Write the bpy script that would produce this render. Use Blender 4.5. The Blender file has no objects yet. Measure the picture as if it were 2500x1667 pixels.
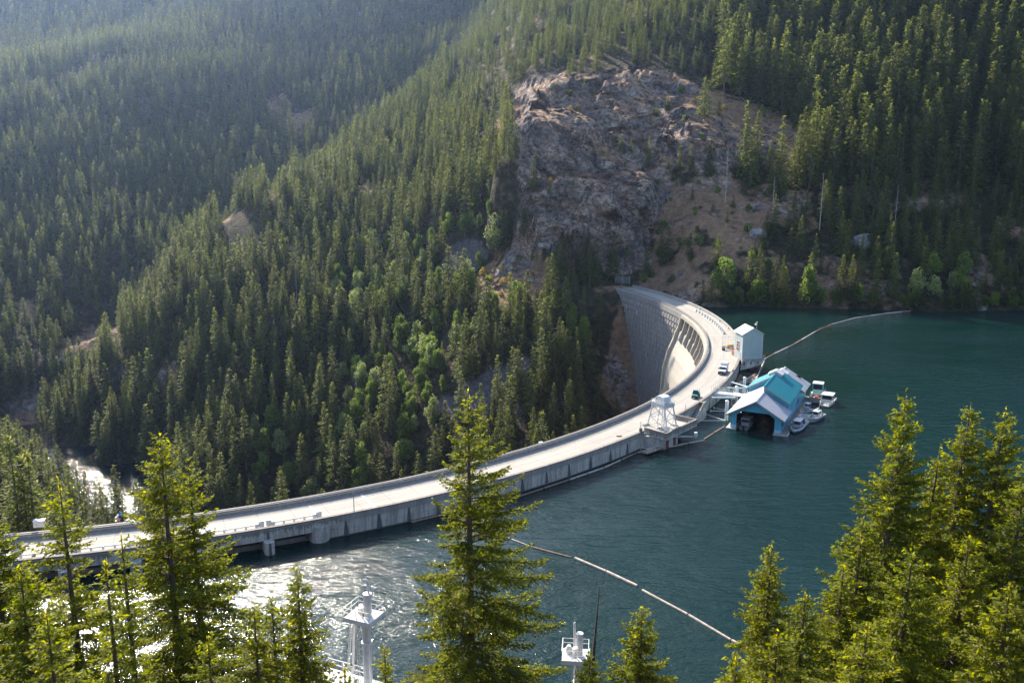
import bpy, bmesh, math, random
import numpy as np
from mathutils import Vector, Matrix

# ------------------------------------------------------------------ camera, sky, sun, exposure
scn = bpy.context.scene
COL = scn.collection
PITCH = math.radians(12.0); FPX = 2200.0; HC = 66.4
cam_d = bpy.data.cameras.new('camera'); cam = bpy.data.objects.new('camera', cam_d); COL.objects.link(cam)
cam.location = (0, 0, HC); cam.rotation_euler = (math.pi/2-PITCH, 0, 0)
cam_d.sensor_width = 36.0; cam_d.lens = FPX/2500*36.0; cam_d.clip_start = 0.5; cam_d.clip_end = 6000
scn.camera = cam
SUN_EL = math.radians(34.0); SUN_AZ = math.radians(-28.0)      # azimuth from +Y, negative = left
world = bpy.data.worlds.new('World'); scn.world = world; world.use_nodes = True
wn = world.node_tree; bgn = wn.nodes['Background']
sky = wn.nodes.new('ShaderNodeTexSky'); sky.sky_type = 'NISHITA'; sky.sun_disc = False
sky.sun_elevation = SUN_EL; sky.sun_rotation = SUN_AZ
wn.links.new(sky.outputs[0], bgn.inputs[0]); bgn.inputs[1].default_value = 0.13
sd = bpy.data.lights.new('sun', 'SUN'); sd.energy = 4.7; sd.angle = math.radians(0.5); sd.color = (1.0, 0.90, 0.74)
sun = bpy.data.objects.new('sun', sd); COL.objects.link(sun)
sdir = Vector((math.cos(SUN_EL)*math.sin(SUN_AZ), math.cos(SUN_EL)*math.cos(SUN_AZ), math.sin(SUN_EL)))
sun.rotation_euler = sdir.to_track_quat('Z', 'Y').to_euler(); sun.location = (0, 0, 300)
scn.view_settings.view_transform = 'Standard'; scn.view_settings.look = 'None'
scn.view_settings.gamma = 1.0; scn.view_settings.exposure = 1.42; scn.view_settings.use_curve_mapping = False

HAZE = 0.00007

# ------------------------------------------------------------------ projection helpers (true perspective, used to place things on real planes)
def W(u, v, z):
    a = (u-1250)/FPX; b = -(v-833.5)/FPX
    d = (a, math.cos(PITCH)+b*math.sin(PITCH), -math.sin(PITCH)+b*math.cos(PITCH))
    k = (z-HC)/d[2]; return Vector((d[0]*k, d[1]*k, z))
def PX(x, y, z):
    zc = y*math.cos(PITCH)+(HC-z)*math.sin(PITCH); dn = (HC-z)*math.cos(PITCH)-y*math.sin(PITCH)
    return 1250+FPX*x/zc, 833.5+FPX*dn/zc
def XU(u, y, z): return (u-1250)/FPX*(y*math.cos(PITCH)+(HC-z)*math.sin(PITCH))
CX, CY = -125.6, 328.0                       # centre of the dam's arc
def arc(r, th, z=0.0):
    t = math.radians(th); return Vector((CX+r*math.cos(t), CY+r*math.sin(t), z))

# ------------------------------------------------------------------ tags
def tag(o, label=None, cat=None, group=None, kind=None):
    if label: o['label'] = label
    if cat: o['category'] = cat
    if group: o['group'] = group
    if kind: o['kind'] = kind
    return o
def thing(name, label, cat, loc=(0, 0, 0), rz=0.0, group=None):
    o = bpy.data.objects.new(name, None); COL.objects.link(o); o.empty_display_size = 0.3
    o.location = loc; o.rotation_euler = (0, 0, rz); return tag(o, label, cat, group)

# ------------------------------------------------------------------ materials
def newmat(name):
    m = bpy.data.materials.new(name); m.use_nodes = True; return m, m.node_tree, m.node_tree.nodes['Principled BSDF']
def ramp(nt, fac, stops):
    r = nt.nodes.new('ShaderNodeValToRGB'); e = r.color_ramp.elements
    while len(e) < len(stops): e.new(0.5)
    for i, (p, c) in enumerate(stops): e[i].position = p; e[i].color = (*c, 1)
    nt.links.new(fac, r.inputs[0]); return r.outputs[0]
def noise(nt, scale, detail=4, vec=None, rough=0.55, dist=0.0):
    n = nt.nodes.new('ShaderNodeTexNoise'); n.inputs['Scale'].default_value = scale; n.inputs['Detail'].default_value = detail
    n.inputs['Roughness'].default_value = rough; n.inputs['Distortion'].default_value = dist
    if vec is not None: nt.links.new(vec, n.inputs['Vector'])
    return n.outputs['Fac']
def pos(nt, scale=(1, 1, 1), rot=(0, 0, 0)):
    g = nt.nodes.new('ShaderNodeNewGeometry'); mp = nt.nodes.new('ShaderNodeMapping')
    mp.inputs['Scale'].default_value = scale; mp.inputs['Rotation'].default_value = rot
    nt.links.new(g.outputs['Position'], mp.inputs[0]); return mp.outputs[0]
def mixc(nt, fac, a, b, mode='MIX'):
    m = nt.nodes.new('ShaderNodeMix'); m.data_type = 'RGBA'; m.blend_type = mode
    for s, v in ((0, fac), (6, a), (7, b)):
        if isinstance(v, (int, float)): m.inputs[s].default_value = v
        elif isinstance(v, tuple): m.inputs[s].default_value = (*v, 1)
        else: nt.links.new(v, m.inputs[s])
    return m.outputs[2]
def math_(nt, op, a, b=0.0, clamp=False):
    m = nt.nodes.new('ShaderNodeMath'); m.operation = op; m.use_clamp = clamp
    for s, v in ((0, a), (1, b)):
        if isinstance(v, (int, float)): m.inputs[s].default_value = v
        else: nt.links.new(v, m.inputs[s])
    return m.outputs[0]
def attr(nt, name):
    a = nt.nodes.new('ShaderNodeAttribute'); a.attribute_name = name; return a
def bump(nt, h, dist, bsdf, strength=1.0):
    b = nt.nodes.new('ShaderNodeBump'); b.inputs['Distance'].default_value = dist; b.inputs['Strength'].default_value = strength
    nt.links.new(h, b.inputs['Height']); nt.links.new(b.outputs[0], bsdf.inputs['Normal']); return b
def plain(name, c, rough=0.6, metal=0.0, var=0.12, scale=1.2):
    m, nt, b = newmat(name)
    n = noise(nt, scale, 5, pos(nt))
    c0 = tuple(x*(1-var) for x in c); c1 = tuple(min(1, x*(1+var)) for x in c)
    nt.links.new(ramp(nt, n, [(0.3, c0), (0.7, c1)]), b.inputs['Base Color'])
    b.inputs['Roughness'].default_value = rough; b.inputs['Metallic'].default_value = metal
    return m
M = {}
def concrete(name, c, streak=0.5, lines=True, pour=1.25):
    m, nt, b = newmat(name)
    big = noise(nt, 0.12, 5, pos(nt)); fine = noise(nt, 2.5, 5, pos(nt))
    st = noise(nt, 1.6, 5, pos(nt, (1, 1, 0.09)), 0.65)
    col = ramp(nt, big, [(0.25, tuple(x*0.82 for x in c)), (0.75, tuple(min(1, x*1.1) for x in c))])
    col = mixc(nt, math_(nt, 'MULTIPLY', ramp(nt, st, [(0.41, (0, 0, 0)), (0.60, (1, 1, 1))]), streak), col, tuple(x*0.3 for x in c))
    col = mixc(nt, 0.35, col, ramp(nt, fine, [(0.35, tuple(x*0.7 for x in c)), (0.65, tuple(min(1, x*1.15) for x in c))]))
    if lines:
        g = nt.nodes.new('ShaderNodeNewGeometry'); sx = nt.nodes.new('ShaderNodeSeparateXYZ'); nt.links.new(g.outputs['Position'], sx.inputs[0])
        z = math_(nt, 'ADD', sx.outputs[2], math_(nt, 'MULTIPLY', fine, 0.06))
        fr = math_(nt, 'FRACT', math_(nt, 'MULTIPLY', z, 1.0/pour))
        ln = math_(nt, 'LESS_THAN', fr, 0.05)
        col = mixc(nt, math_(nt, 'MULTIPLY', ln, 0.45), col, tuple(x*0.35 for x in c))
    if streak > 0.6:
        g2 = nt.nodes.new('ShaderNodeNewGeometry'); s2 = nt.nodes.new('ShaderNodeSeparateXYZ'); nt.links.new(g2.outputs['Position'], s2.inputs[0])
        dr = noise(nt, 2.6, 4, pos(nt, (1, 1, 0.03)), 0.6)
        lim = math_(nt, 'ADD', math_(nt, 'MULTIPLY', dr, -4.2), 5.3)
        col = mixc(nt, math_(nt, 'MULTIPLY', math_(nt, 'GREATER_THAN', s2.outputs[2], lim), 0.75), col, tuple(x*0.25 for x in c))
    nt.links.new(col, b.inputs['Base Color']); b.inputs['Roughness'].default_value = 0.85
    bump(nt, fine, 0.03, b)
    return m
M['wall'] = concrete('weathered_concrete', (0.55, 0.51, 0.455), 0.92)
M['pale'] = concrete('pale_concrete', (0.40, 0.365, 0.315), 0.35, True, 2.6)
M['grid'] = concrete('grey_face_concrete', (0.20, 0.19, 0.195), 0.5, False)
M['deck'] = concrete('deck_concrete', (0.34, 0.315, 0.28), 0.0, False)
def deckmat():
    m = M['deck']; nt = m.node_tree; b = nt.nodes['Principled BSDF']; src = b.inputs['Base Color'].links[0].from_socket
    g = nt.nodes.new('ShaderNodeNewGeometry'); sx = nt.nodes.new('ShaderNodeSeparateXYZ'); nt.links.new(g.outputs['Position'], sx.inputs[0])
    dx = math_(nt, 'SUBTRACT', sx.outputs[0], CX); dy = math_(nt, 'SUBTRACT', sx.outputs[1], CY)
    th = math_(nt, 'ARCTAN2', dy, dx); rr = math_(nt, 'SQRT', math_(nt, 'ADD', math_(nt, 'MULTIPLY', dx, dx), math_(nt, 'MULTIPLY', dy, dy)))
    cb = nt.nodes.new('ShaderNodeCombineXYZ'); nt.links.new(math_(nt, 'MULTIPLY', rr, 1.3), cb.inputs[0]); nt.links.new(math_(nt, 'MULTIPLY', th, 9.0), cb.inputs[1])
    wear = noise(nt, 1.0, 5, cb.outputs[0], 0.6)
    col = mixc(nt, 0.5, src, ramp(nt, wear, [(0.3, (0.20, 0.188, 0.168)), (0.55, (0.335, 0.31, 0.272)), (0.75, (0.39, 0.36, 0.318))]))
    jt = math_(nt, 'LESS_THAN', math_(nt, 'FRACT', math_(nt, 'MULTIPLY', th, 34.0)), 0.016)
    j2 = math_(nt, 'LESS_THAN', math_(nt, 'ABSOLUTE', math_(nt, 'SUBTRACT', rr, 199.0)), 0.05)
    col = mixc(nt, math_(nt, 'MULTIPLY', math_(nt, 'MAXIMUM', jt, j2), 0.75), col, (0.12, 0.11, 0.10))
    sp = ramp(nt, noise(nt, 0.35, 6, pos(nt), 0.7), [(0.62, (0, 0, 0)), (0.75, (0.5,)*3)])
    col = mixc(nt, sp, col, (0.2, 0.185, 0.165)); nt.links.new(col, b.inputs['Base Color'])
deckmat()
M['coping'] = plain('coping_concrete', (0.19, 0.165, 0.15), 0.9, 0, 0.3, 1.5)
M['parapet'] = concrete('parapet_concrete', (0.33, 0.31, 0.29), 0.5, False)
M['stain'] = plain('damp_and_shade_concrete', (0.10, 0.095, 0.095), 0.75, 0, 0.25, 2.0)  # damp concrete; the dark tone also stands for shade on the crest gates
M['dark'] = plain('gate_steel_and_shade', (0.014, 0.011, 0.010), 0.7, 0, 0.3, 1.0)  # gate steel; near black also puts the boathouse's interior shade into the colour
M['white'] = plain('white_paint', (0.64, 0.63, 0.61), 0.45, 0, 0.06)
M['whitesteel'] = plain('galvanised_steel', (0.62, 0.63, 0.63), 0.4, 0.15, 0.12, 2.5)
M['grey'] = plain('grey_steel', (0.33, 0.35, 0.37), 0.45, 0.3, 0.12)
M['black'] = plain('black_rubber', (0.02, 0.02, 0.022), 0.7, 0, 0.2)
M['glass'] = plain('dark_glass', (0.025, 0.035, 0.05), 0.08, 0, 0.05)
M['rail'] = plain('rail_steel', (0.42, 0.42, 0.42), 0.5, 0.3, 0.1)
M['rust'] = plain('rusty_red_steel', (0.17, 0.035, 0.03), 0.7, 0, 0.3, 1.2)
M['orange'] = plain('orange_plastic', (0.75, 0.13, 0.05), 0.5, 0, 0.1)
M['yellow'] = plain('yellow_paint', (0.75, 0.42, 0.03), 0.5, 0, 0.1)
M['wood'] = plain('weathered_wood', (0.30, 0.22, 0.17), 0.9, 0, 0.4, 2.0)
M['log'] = plain('bleached_log', (0.46, 0.37, 0.31), 0.9, 0, 0.35, 1.6)
M['logred'] = plain('brown_log', (0.27, 0.17, 0.13), 0.9, 0, 0.35, 1.6)
M['dock'] = plain('dock_planks', (0.25, 0.21, 0.18), 0.9, 0, 0.35, 1.4)
M['dockpale'] = plain('pale_deck', (0.47, 0.43, 0.38), 0.8, 0, 0.15, 1.2)
M['teal'] = plain('teal_roof_metal', (0.015, 0.22, 0.27), 0.35, 0.1, 0.05, 0.6)
M['roofgrey'] = plain('pale_roof_metal', (0.42, 0.42, 0.46), 0.35, 0.1, 0.05, 0.5)
M['trim'] = plain('fascia_trim', (0.27, 0.26, 0.26), 0.6, 0, 0.1)
M['skirt'] = plain('pale_blue_skirt', (0.33, 0.5, 0.58), 0.6, 0, 0.1)
M['mint'] = plain('mint_paint', (0.33, 0.68, 0.60), 0.5, 0, 0.06)
M['bluegreen'] = plain('vehicle_teal', (0.02, 0.32, 0.27), 0.35, 0, 0.06)
M['skin'] = plain('skin', (0.5, 0.3, 0.2), 0.6, 0, 0.05)
M['blue'] = plain('blue_cloth', (0.03, 0.10, 0.42), 0.8, 0, 0.1)
M['tealcloth'] = plain('teal_cloth', (0.03, 0.28, 0.32), 0.8, 0, 0.1)
M['navy'] = plain('navy_cloth', (0.015, 0.02, 0.05), 0.8, 0, 0.1)
M['whitecloth'] = plain('white_cloth', (0.7, 0.68, 0.66), 0.8, 0, 0.1)
M['khaki'] = plain('khaki_cloth', (0.32, 0.22, 0.13), 0.8, 0, 0.1)
M['hair'] = plain('brown_hair', (0.05, 0.03, 0.02), 0.7, 0, 0.1)
M['inflatable'] = plain('grey_inflatable', (0.36, 0.37, 0.40), 0.5, 0, 0.08)
def siding(name, c, period, dirv, depth=0.03, k=0.35, w=0.16, rough=0.5):
    """ribbed metal siding: grooves across the wall"""
    m, nt, b = newmat(name)
    g = nt.nodes.new('ShaderNodeNewGeometry'); dp = nt.nodes.new('ShaderNodeVectorMath'); dp.operation = 'DOT_PRODUCT'
    nt.links.new(g.outputs['Position'], dp.inputs[0]); dp.inputs[1].default_value = dirv
    fr = math_(nt, 'FRACT', math_(nt, 'MULTIPLY', dp.outputs['Value'], 1/period))
    ln = math_(nt, 'LESS_THAN', fr, w)
    n = noise(nt, 0.7, 6, pos(nt), 0.7)
    col = ramp(nt, n, [(0.3, tuple(x*0.9 for x in c)), (0.7, tuple(min(1, x*1.08) for x in c))])
    col = mixc(nt, math_(nt, 'MULTIPLY', ln, k), col, tuple(x*0.4 for x in c))
    nt.links.new(col, b.inputs['Base Color']); b.inputs['Roughness'].default_value = rough
    bump(nt, ln, depth, b); return m
M['blueside'] = siding('blue_siding', (0.10, 0.39, 0.53), 0.55, (0.9, -0.1, 0))
M['teal'] = siding('teal_roof_metal', (0.015, 0.21, 0.26), 0.6, (0.445, 0.895, 0), 0.02, 0.2, 0.1, 0.4)
M['roofgrey'] = siding('pale_roof_metal', (0.40, 0.40, 0.435), 0.6, (0.445, 0.895, 0), 0.02, 0.22, 0.1, 0.4)
M['greyside'] = siding('grey_green_siding', (0.36, 0.43, 0.43), 0.45, (1, 0.35, 0))

# water
def water(name, c, b1, b2, rough):
    m, nt, b = newmat(name)
    p1 = pos(nt, (1.0, 1.8, 1), (0, 0, math.radians(20)))
    p2 = pos(nt, (0.55, 1.3, 1), (0, 0, math.radians(-12)))
    calm = ramp(nt, noise(nt, 0.018, 4, pos(nt, (1, 1.6, 1)), 0.6), [(0.36, (0.35,)*3), (0.62, (1,)*3)])
    h = math_(nt, 'MULTIPLY', noise(nt, 1.25, 3, p1, 0.55), b1)
    h2 = math_(nt, 'MULTIPLY', noise(nt, 0.42, 4, p2, 0.45, 0.5), b2)
    h3 = math_(nt, 'MULTIPLY', noise(nt, 3.4, 2, p1, 0.5), b1*0.28)
    hh = math_(nt, 'MULTIPLY', math_(nt, 'ADD', math_(nt, 'ADD', h, h2), h3), calm)
    n = noise(nt, 0.012, 4, pos(nt))
    nt.links.new(ramp(nt, n, [(0.3, c), (0.7, (c[0], c[1]*1.25, c[2]*1.05))]), b.inputs['Base Color'])
    b.inputs['Roughness'].default_value = rough; b.inputs['IOR'].default_value = 1.33
    bump(nt, hh, 1.0, b); return m
M['lake'] = water('lake_water', (0.002, 0.0150, 0.0150), 0.23, 0.56, 0.10)
M['river'] = water('river_water', (0.002, 0.008, 0.013), 0.10, 0.20, 0.06)

# foliage
def foliage(name, dark, mid, tip, transl=0.35, objvar=0.5):
    m, nt, b = newmat(name)
    out = nt.nodes['Material Output']
    r = attr(nt, 'rnd').outputs['Fac']
    oi = nt.nodes.new('ShaderNodeObjectInfo')
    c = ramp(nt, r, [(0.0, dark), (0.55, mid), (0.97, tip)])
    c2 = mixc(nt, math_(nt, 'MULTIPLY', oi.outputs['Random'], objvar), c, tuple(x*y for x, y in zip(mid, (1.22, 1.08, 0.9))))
    hs = nt.nodes.new('ShaderNodeHueSaturation'); nt.links.new(c2, hs.inputs['Color'])
    rnd2 = math_(nt, 'FRACT', math_(nt, 'MULTIPLY', oi.outputs['Random'], 7.31))
    nt.links.new(math_(nt, 'ADD', math_(nt, 'MULTIPLY', rnd2, 0.25 if 'near' in name else 0.55), 1.0 if 'near' in name else 0.72), hs.inputs['Value'])
    nt.links.new(hs.outputs[0], b.inputs['Base Color']); b.inputs['Roughness'].default_value = 0.65
    b.inputs['Specular IOR Level'].default_value = 0.25
    t = nt.nodes.new('ShaderNodeBsdfTranslucent')
    tc = nt.nodes.new('ShaderNodeHueSaturation'); tc.inputs['Value'].default_value = 1.5; tc.inputs['Saturation'].default_value = 1.1
    nt.links.new(hs.outputs[0], tc.inputs['Color']); nt.links.new(tc.outputs[0], t.inputs['Color'])
    mx = nt.nodes.new('ShaderNodeMixShader'); mx.inputs[0].default_value = transl
    nt.links.new(b.outputs[0], mx.inputs[1]); nt.links.new(t.outputs[0], mx.inputs[2]); nt.links.new(mx.outputs[0], out.inputs[0])
    return m
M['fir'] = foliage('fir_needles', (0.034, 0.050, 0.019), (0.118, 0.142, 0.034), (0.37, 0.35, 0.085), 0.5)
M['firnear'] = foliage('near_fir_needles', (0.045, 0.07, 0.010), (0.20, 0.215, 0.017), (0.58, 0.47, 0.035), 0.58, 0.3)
M['leafy'] = foliage('broad_leaves', (0.05, 0.085, 0.02), (0.15, 0.21, 0.045), (0.38, 0.42, 0.12), 0.5, 0.3)
M['palegreen'] = foliage('pale_leaves', (0.10, 0.13, 0.05), (0.25, 0.30, 0.12), (0.52, 0.55, 0.28), 0.5, 0.3)
M['shrub'] = foliage('yellow_shrub_leaves', (0.13, 0.11, 0.03), (0.3, 0.24, 0.07), (0.5, 0.38, 0.12), 0.35, 0.3)
M['rustleaf'] = foliage('orange_shrub_leaves', (0.2, 0.09, 0.03), (0.42, 0.20, 0.07), (0.6, 0.33, 0.12), 0.35, 0.3)
M['bark'] = plain('bark', (0.10, 0.075, 0.06), 0.95, 0, 0.4, 3.0)
M['deadwood'] = plain('grey_dead_wood', (0.32, 0.28, 0.26), 0.95, 0, 0.3, 2.0)

# ------------------------------------------------------------------ mesh builder
class MB:
    def __init__(s): s.v = []; s.f = []; s.m = []
    def add(s, vs, fs, mat=0):
        n = len(s.v); s.v += [tuple(p) for p in vs]; s.f += [tuple(i+n for i in f) for f in fs]; s.m += [mat]*len(fs); return s
    def obox(s, o, a, b, c, mat=0):
        o, a, b, c = Vector(o), Vector(a), Vector(b), Vector(c)
        vs = [o, o+a, o+a+b, o+b, o+c, o+a+c, o+a+b+c, o+b+c]
        return s.add(vs, [(0, 3, 2, 1), (4, 5, 6, 7), (0, 1, 5, 4), (1, 2, 6, 5), (2, 3, 7, 6), (3, 0, 4, 7)], mat)
    def box(s, x0, x1, y0, y1, z0, z1, mat=0): return s.obox((x0, y0, z0), (x1-x0, 0, 0), (0, y1-y0, 0), (0, 0, z1-z0), mat)
    def rbox(s, x0, x1, y0, y1, z0, z1, r=0.1, mat=0):
        """box with chamfered vertical edges and top"""
        pts = []
        for (cx, cy, a0) in ((x1-r, y1-r, 0), (x0+r, y1-r, 90), (x0+r, y0+r, 180), (x1-r, y0+r, 270)):
            for k in range(3):
                a = math.radians(a0+45*k); pts.append((cx+r*math.cos(a), cy+r*math.sin(a)))
        n = len(pts); cx, cy = (x0+x1)/2, (y0+y1)/2
        def shr(p): return (cx+(p[0]-cx)*(1-2*r/(x1-x0+1e-6)*0.6), cy+(p[1]-cy)*(1-2*r/(y1-y0+1e-6)*0.6))
        vs = [(*p, z0) for p in pts]+[(*p, z1-r) for p in pts]+[(*shr(p), z1) for p in pts]
        fs = [tuple(range(n))[::-1], tuple(range(2*n, 3*n))]
        for k in range(n):
            j = (k+1) % n
            fs += [(k, j, n+j, n+k), (n+k, n+j, 2*n+j, 2*n+k)]
        return s.add(vs, fs, mat)
    def tube(s, p0, p1, r, n=6, mat=0, r1=None, cap=True):
        p0, p1 = Vector(p0), Vector(p1); d = p1-p0
        if d.length < 1e-6: return s
        q = d.to_track_quat('Z', 'Y'); r1 = r if r1 is None else r1; vs = []
        for p, rr in ((p0, r), (p1, r1)):
            for k in range(n):
                a = 2*math.pi*k/n; vs.append(p+q @ Vector((rr*math.cos(a), rr*math.sin(a), 0)))
        fs = [(k, (k+1) % n, n+(k+1) % n, n+k) for k in range(n)]
        if cap: fs += [tuple(range(n))[::-1], tuple(range(n, 2*n))]
        return s.add(vs, fs, mat)
    def path(s, pts, r, n=6, mat=0):
        for a, b in zip(pts, pts[1:]): s.tube(a, b, r, n, mat)
        return s
    def bar(s, p0, p1, w, h, mat=0):
        p0, p1 = Vector(p0), Vector(p1); d = p1-p0; side = Vector((-d.y, d.x, 0))
        side = side.normalized() if side.length > 1e-5 else Vector((1, 0, 0)); up = d.cross(side).normalized()*-1
        if up.z < 0: up = -up
        return s.obox(p0-side*w/2-up*h/2, d, side*w, up*h, mat)
    def prism(s, pts, d, mat=0):
        n = len(pts); d = Vector(d); vs = [Vector(p) for p in pts]; vs += [p+d for p in vs]
        fs = [tuple(range(n))[::-1], tuple(range(n, 2*n))]+[(k, (k+1) % n, n+(k+1) % n, n+k) for k in range(n)]
        return s.add(vs, fs, mat)
    def lathe(s, c, prof, n=12, mat=0):
        c = Vector(c); vs = []; fs = []
        for r, z in prof:
            for k in range(n):
                a = 2*math.pi*k/n; vs.append(c+Vector((r*math.cos(a), r*math.sin(a), z)))
        for i in range(len(prof)-1):
            for k in range(n): fs.append((i*n+k, i*n+(k+1) % n, (i+1)*n+(k+1) % n, (i+1)*n+k))
        fs += [tuple(range(n))[::-1], tuple(range((len(prof)-1)*n, len(prof)*n))]
        return s.add(vs, fs, mat)
    def sweep(s, prof, ths, mat=0, closed=True, caps=True):
        """profile of (r,z) swept round the dam's centre"""
        n = len(prof); vs = [arc(r, t, z) for t in ths for r, z in prof]; fs = []
        rng = n if closed else n-1
        for i in range(len(ths)-1):
            for k in range(rng):
                j = (k+1) % n; fs.append((i*n+k, (i+1)*n+k, (i+1)*n+j, i*n+j))
        if caps and closed: fs += [tuple(range(n)), tuple(range((len(ths)-1)*n, len(ths)*n))[::-1]]
        return s.add(vs, fs, mat)
    def build(s, name, mats, parent=None, smooth=False, loc=None, rz=0):
        me = bpy.data.meshes.new(name); me.from_pydata([tuple(v) for v in s.v], [], s.f)
        if not isinstance(mats, (list, tuple)): mats = [mats]
        for m in mats: me.materials.append(M[m] if isinstance(m, str) else m)
        me.polygons.foreach_set('material_index', s.m)
        bm = bmesh.new(); bm.from_mesh(me); bmesh.ops.recalc_face_normals(bm, faces=bm.faces); bm.to_mesh(me); bm.free()
        if smooth: me.polygons.foreach_set('use_smooth', [True]*len(me.polygons))
        o = bpy.data.objects.new(name, me); COL.objects.link(o)
        if parent: o.parent = parent
        if loc is not None: o.location = loc
        o.rotation_euler = (0, 0, rz); return o
def copy_tree(o, parent=None):
    c = o.copy(); COL.objects.link(c); c.parent = parent
    for ch in list(o.children): copy_tree(ch, c)
    return c
def fr(a, b, n): return [a+(b-a)*i/(n-1) for i in range(n)]

# ------------------------------------------------------------------ numpy noise
def _h(ix, iy, iz, seed):
    n = (ix.astype(np.int64)*374761393+iy.astype(np.int64)*668265263+iz.astype(np.int64)*2147483647+seed*974711) & 0x7fffffff
    n = ((n ^ (n >> 13))*1274126177) & 0x7fffffff
    n = ((n ^ (n >> 16))*668265263) & 0x7fffffff
    return ((n ^ (n >> 15)) & 0xffffff)/float(0xffffff)
def vn(x, y, z, seed=0):
    ix, iy, iz = np.floor(x), np.floor(y), np.floor(z); fx, fy, fz = x-ix, y-iy, z-iz
    fx, fy, fz = [f*f*(3-2*f) for f in (fx, fy, fz)]; r = 0
    for dx in (0, 1):
        for dy in (0, 1):
            for dz in (0, 1):
                r = r+_h(ix+dx, iy+dy, iz+dz, seed)*(fx if dx else 1-fx)*(fy if dy else 1-fy)*(fz if dz else 1-fz)
    return r*2-1
def fbm(x, y, z, octv=4, seed=0, ridged=False):
    r = 0; a = 1.0; t = 0
    for o in range(octv):
        n = vn(x*2**o+17.3*o, y*2**o-9.1*o, z*2**o+3.7*o, seed+o)
        if ridged: n = 1-2*np.abs(n)
        r = r+n*a; t += a; a *= 0.5
    return r/t

# ------------------------------------------------------------------ terrain
up_pts, dn_pts, both = [], [], []
for x in (-260, -180, -120, -60, 0, 60, 120, 200, 300):
    both += [(x, -30, 88), (x, 0, 64.4), (x, 30, 42.5), (x, 60, 22)]
both += [(-260, 120, 40), (-260, 200, 20), (-180, 110, 20), (-140, 100, 14), (-130, 122, 6), (-160, 150, 3)]
for x in (-60, 0, 60, 120, 200): both += [(x, 88, 3.5), (x, 98, -7)]
both += [(-100, 92, 6), (-118, 112, 5)]
up_pts += [(0, 130, -20), (40, 160, -22), (60, 190, -24), (-50, 120, -14), (100, 250, -25), (150, 320, -22), (110, 345, -18), (300, 200, -20), (250, 110, -12),
           (330, 60, 8), (400, 300, -8), (330, 330, -3), (85, 370, -10), (150, 365, -9), (210, 360, -9)]
for th in range(-75, 16, 10):
    p = arc(207, th); up_pts.append((p.x, p.y, -18))
p = arc(207, 20); up_pts.append((p.x, p.y, -7))
# downstream side of the dam
for th, z in ((-88, 0), (-82, -6), (-76, -20), (-68, -38), (-58, -62), (-48, -80), (-38, -92), (-25, -97), (-10, -97), (2, -92), (10, -76), (14, -62), (19, -38), (22, -16), (25, 2)):
    p = arc(192, th); dn_pts.append((p.x, p.y, z))
    if th < 10: p = arc(180, th); dn_pts.append((p.x, p.y, z-3))
RIV = [(20, 300), (-60, 320), (-120, 345), (-165, 385), (-192, 412), (-214, 438), (-240, 466), (-300, 500), (-380, 525), (-480, 540)]
for (x, y) in RIV: dn_pts.append((x, y, -99))
for (x, y) in RIV[3:]: dn_pts += [(x-5, y-5, -98), (x+5, y+5, -98)]
for (x, y) in ((-170, 425), (-197, 452), (-222, 478), (-290, 522), (-380, 550), (-110, 372), (-55, 343)): dn_pts.append((x+4, y+4, -92))
for (x, y) in ((-150, 362), (-192, 388), (-222, 418), (-250, 448), (-300, 472)): dn_pts.append((x-6, y-6, -91))
def col(u, rows, tgt=None):
    for y, z in rows: (dn_pts if tgt is None else tgt).append((XU(u, y, z), y, z))
col(-300, [(150, 2), (200, -15), (260, -30), (330, -50), (400, -70), (600, -50), (700, 5), (800, 60), (900, 125), (1000, 160), (1200, 240), (1500, 340)])
col(0, [(150, -2), (200, -20), (260, -38), (330, -70), (560, -55), (650, -12), (740, 40), (830, 90), (900, 129), (980, 138), (1100, 190), (1300, 300), (1500, 360)])
col(150, [(150, -6), (200, -34), (260, -62), (320, -88)])
col(250, [(155, -22), (200, -60), (260, -88)])
col(500, [(165, -45), (220, -85)])
col(300, [(620, -46), (700, 8), (800, 68), (900, 124), (960, 160), (1050, 166), (1200, 260), (1400, 350)])
col(300, [(470, -76), (498, -62), (545, -38), (580, -50)])
col(450, [(400, -82), (450, -52), (500, -24), (560, 2), (620, -30), (700, -8), (800, 55), (900, 112), (1000, 165), (1200, 275), (1400, 350)])
col(600, [(352, -93), (400, -66), (450, -38), (520, -3), (600, 31), (650, 4), (720, -12), (800, 32), (900, 92), (1000, 150), (1200, 272), (1400, 350)])
col(900, [(330, -93), (360, -75), (400, -52), (450, -24), (500, 0), (570, 31), (640, 57), (700, 77), (760, 60), (850, 52), (950, 104), (1100, 200), (1300, 330)])
col(1100, [(300, -90), (340, -68), (380, -42), (430, -10), (500, 26), (580, 61), (680, 99), (780, 130), (850, 122), (950, 125), (1100, 195), (1300, 330)])
col(1250, [(280, -92), (330, -56), (375, -28), (415, -4), (460, 24), (520, 60), (600, 100), (700, 138), (800, 172), (950, 225), (1200, 330)])
col(1370, [(270, -95), (320, -62), (360, -36), (400, -8)])
col(1450, [(300, -88), (340, -62), (380, -32), (405, -8), (420, 5)])
both_cols = []
def bc(u, rows): col(u, rows, both)
bc(1310, [(425, 5), (434, 10), (440, 16), (449, 44), (472, 62), (493, 78), (520, 96), (600, 122), (700, 158), (800, 195), (900, 240), (1200, 340)])
bc(1400, [(424, 5), (431, 10), (438, 18), (448, 46), (470, 64), (490, 78), (512, 92), (600, 126)])
bc(1500, [(421, 4), (429, 9), (437, 18), (446, 44), (468, 62), (483, 73), (503, 87), (540, 106), (600, 132), (700, 172), (800, 215), (900, 265), (1200, 350)])
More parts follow.
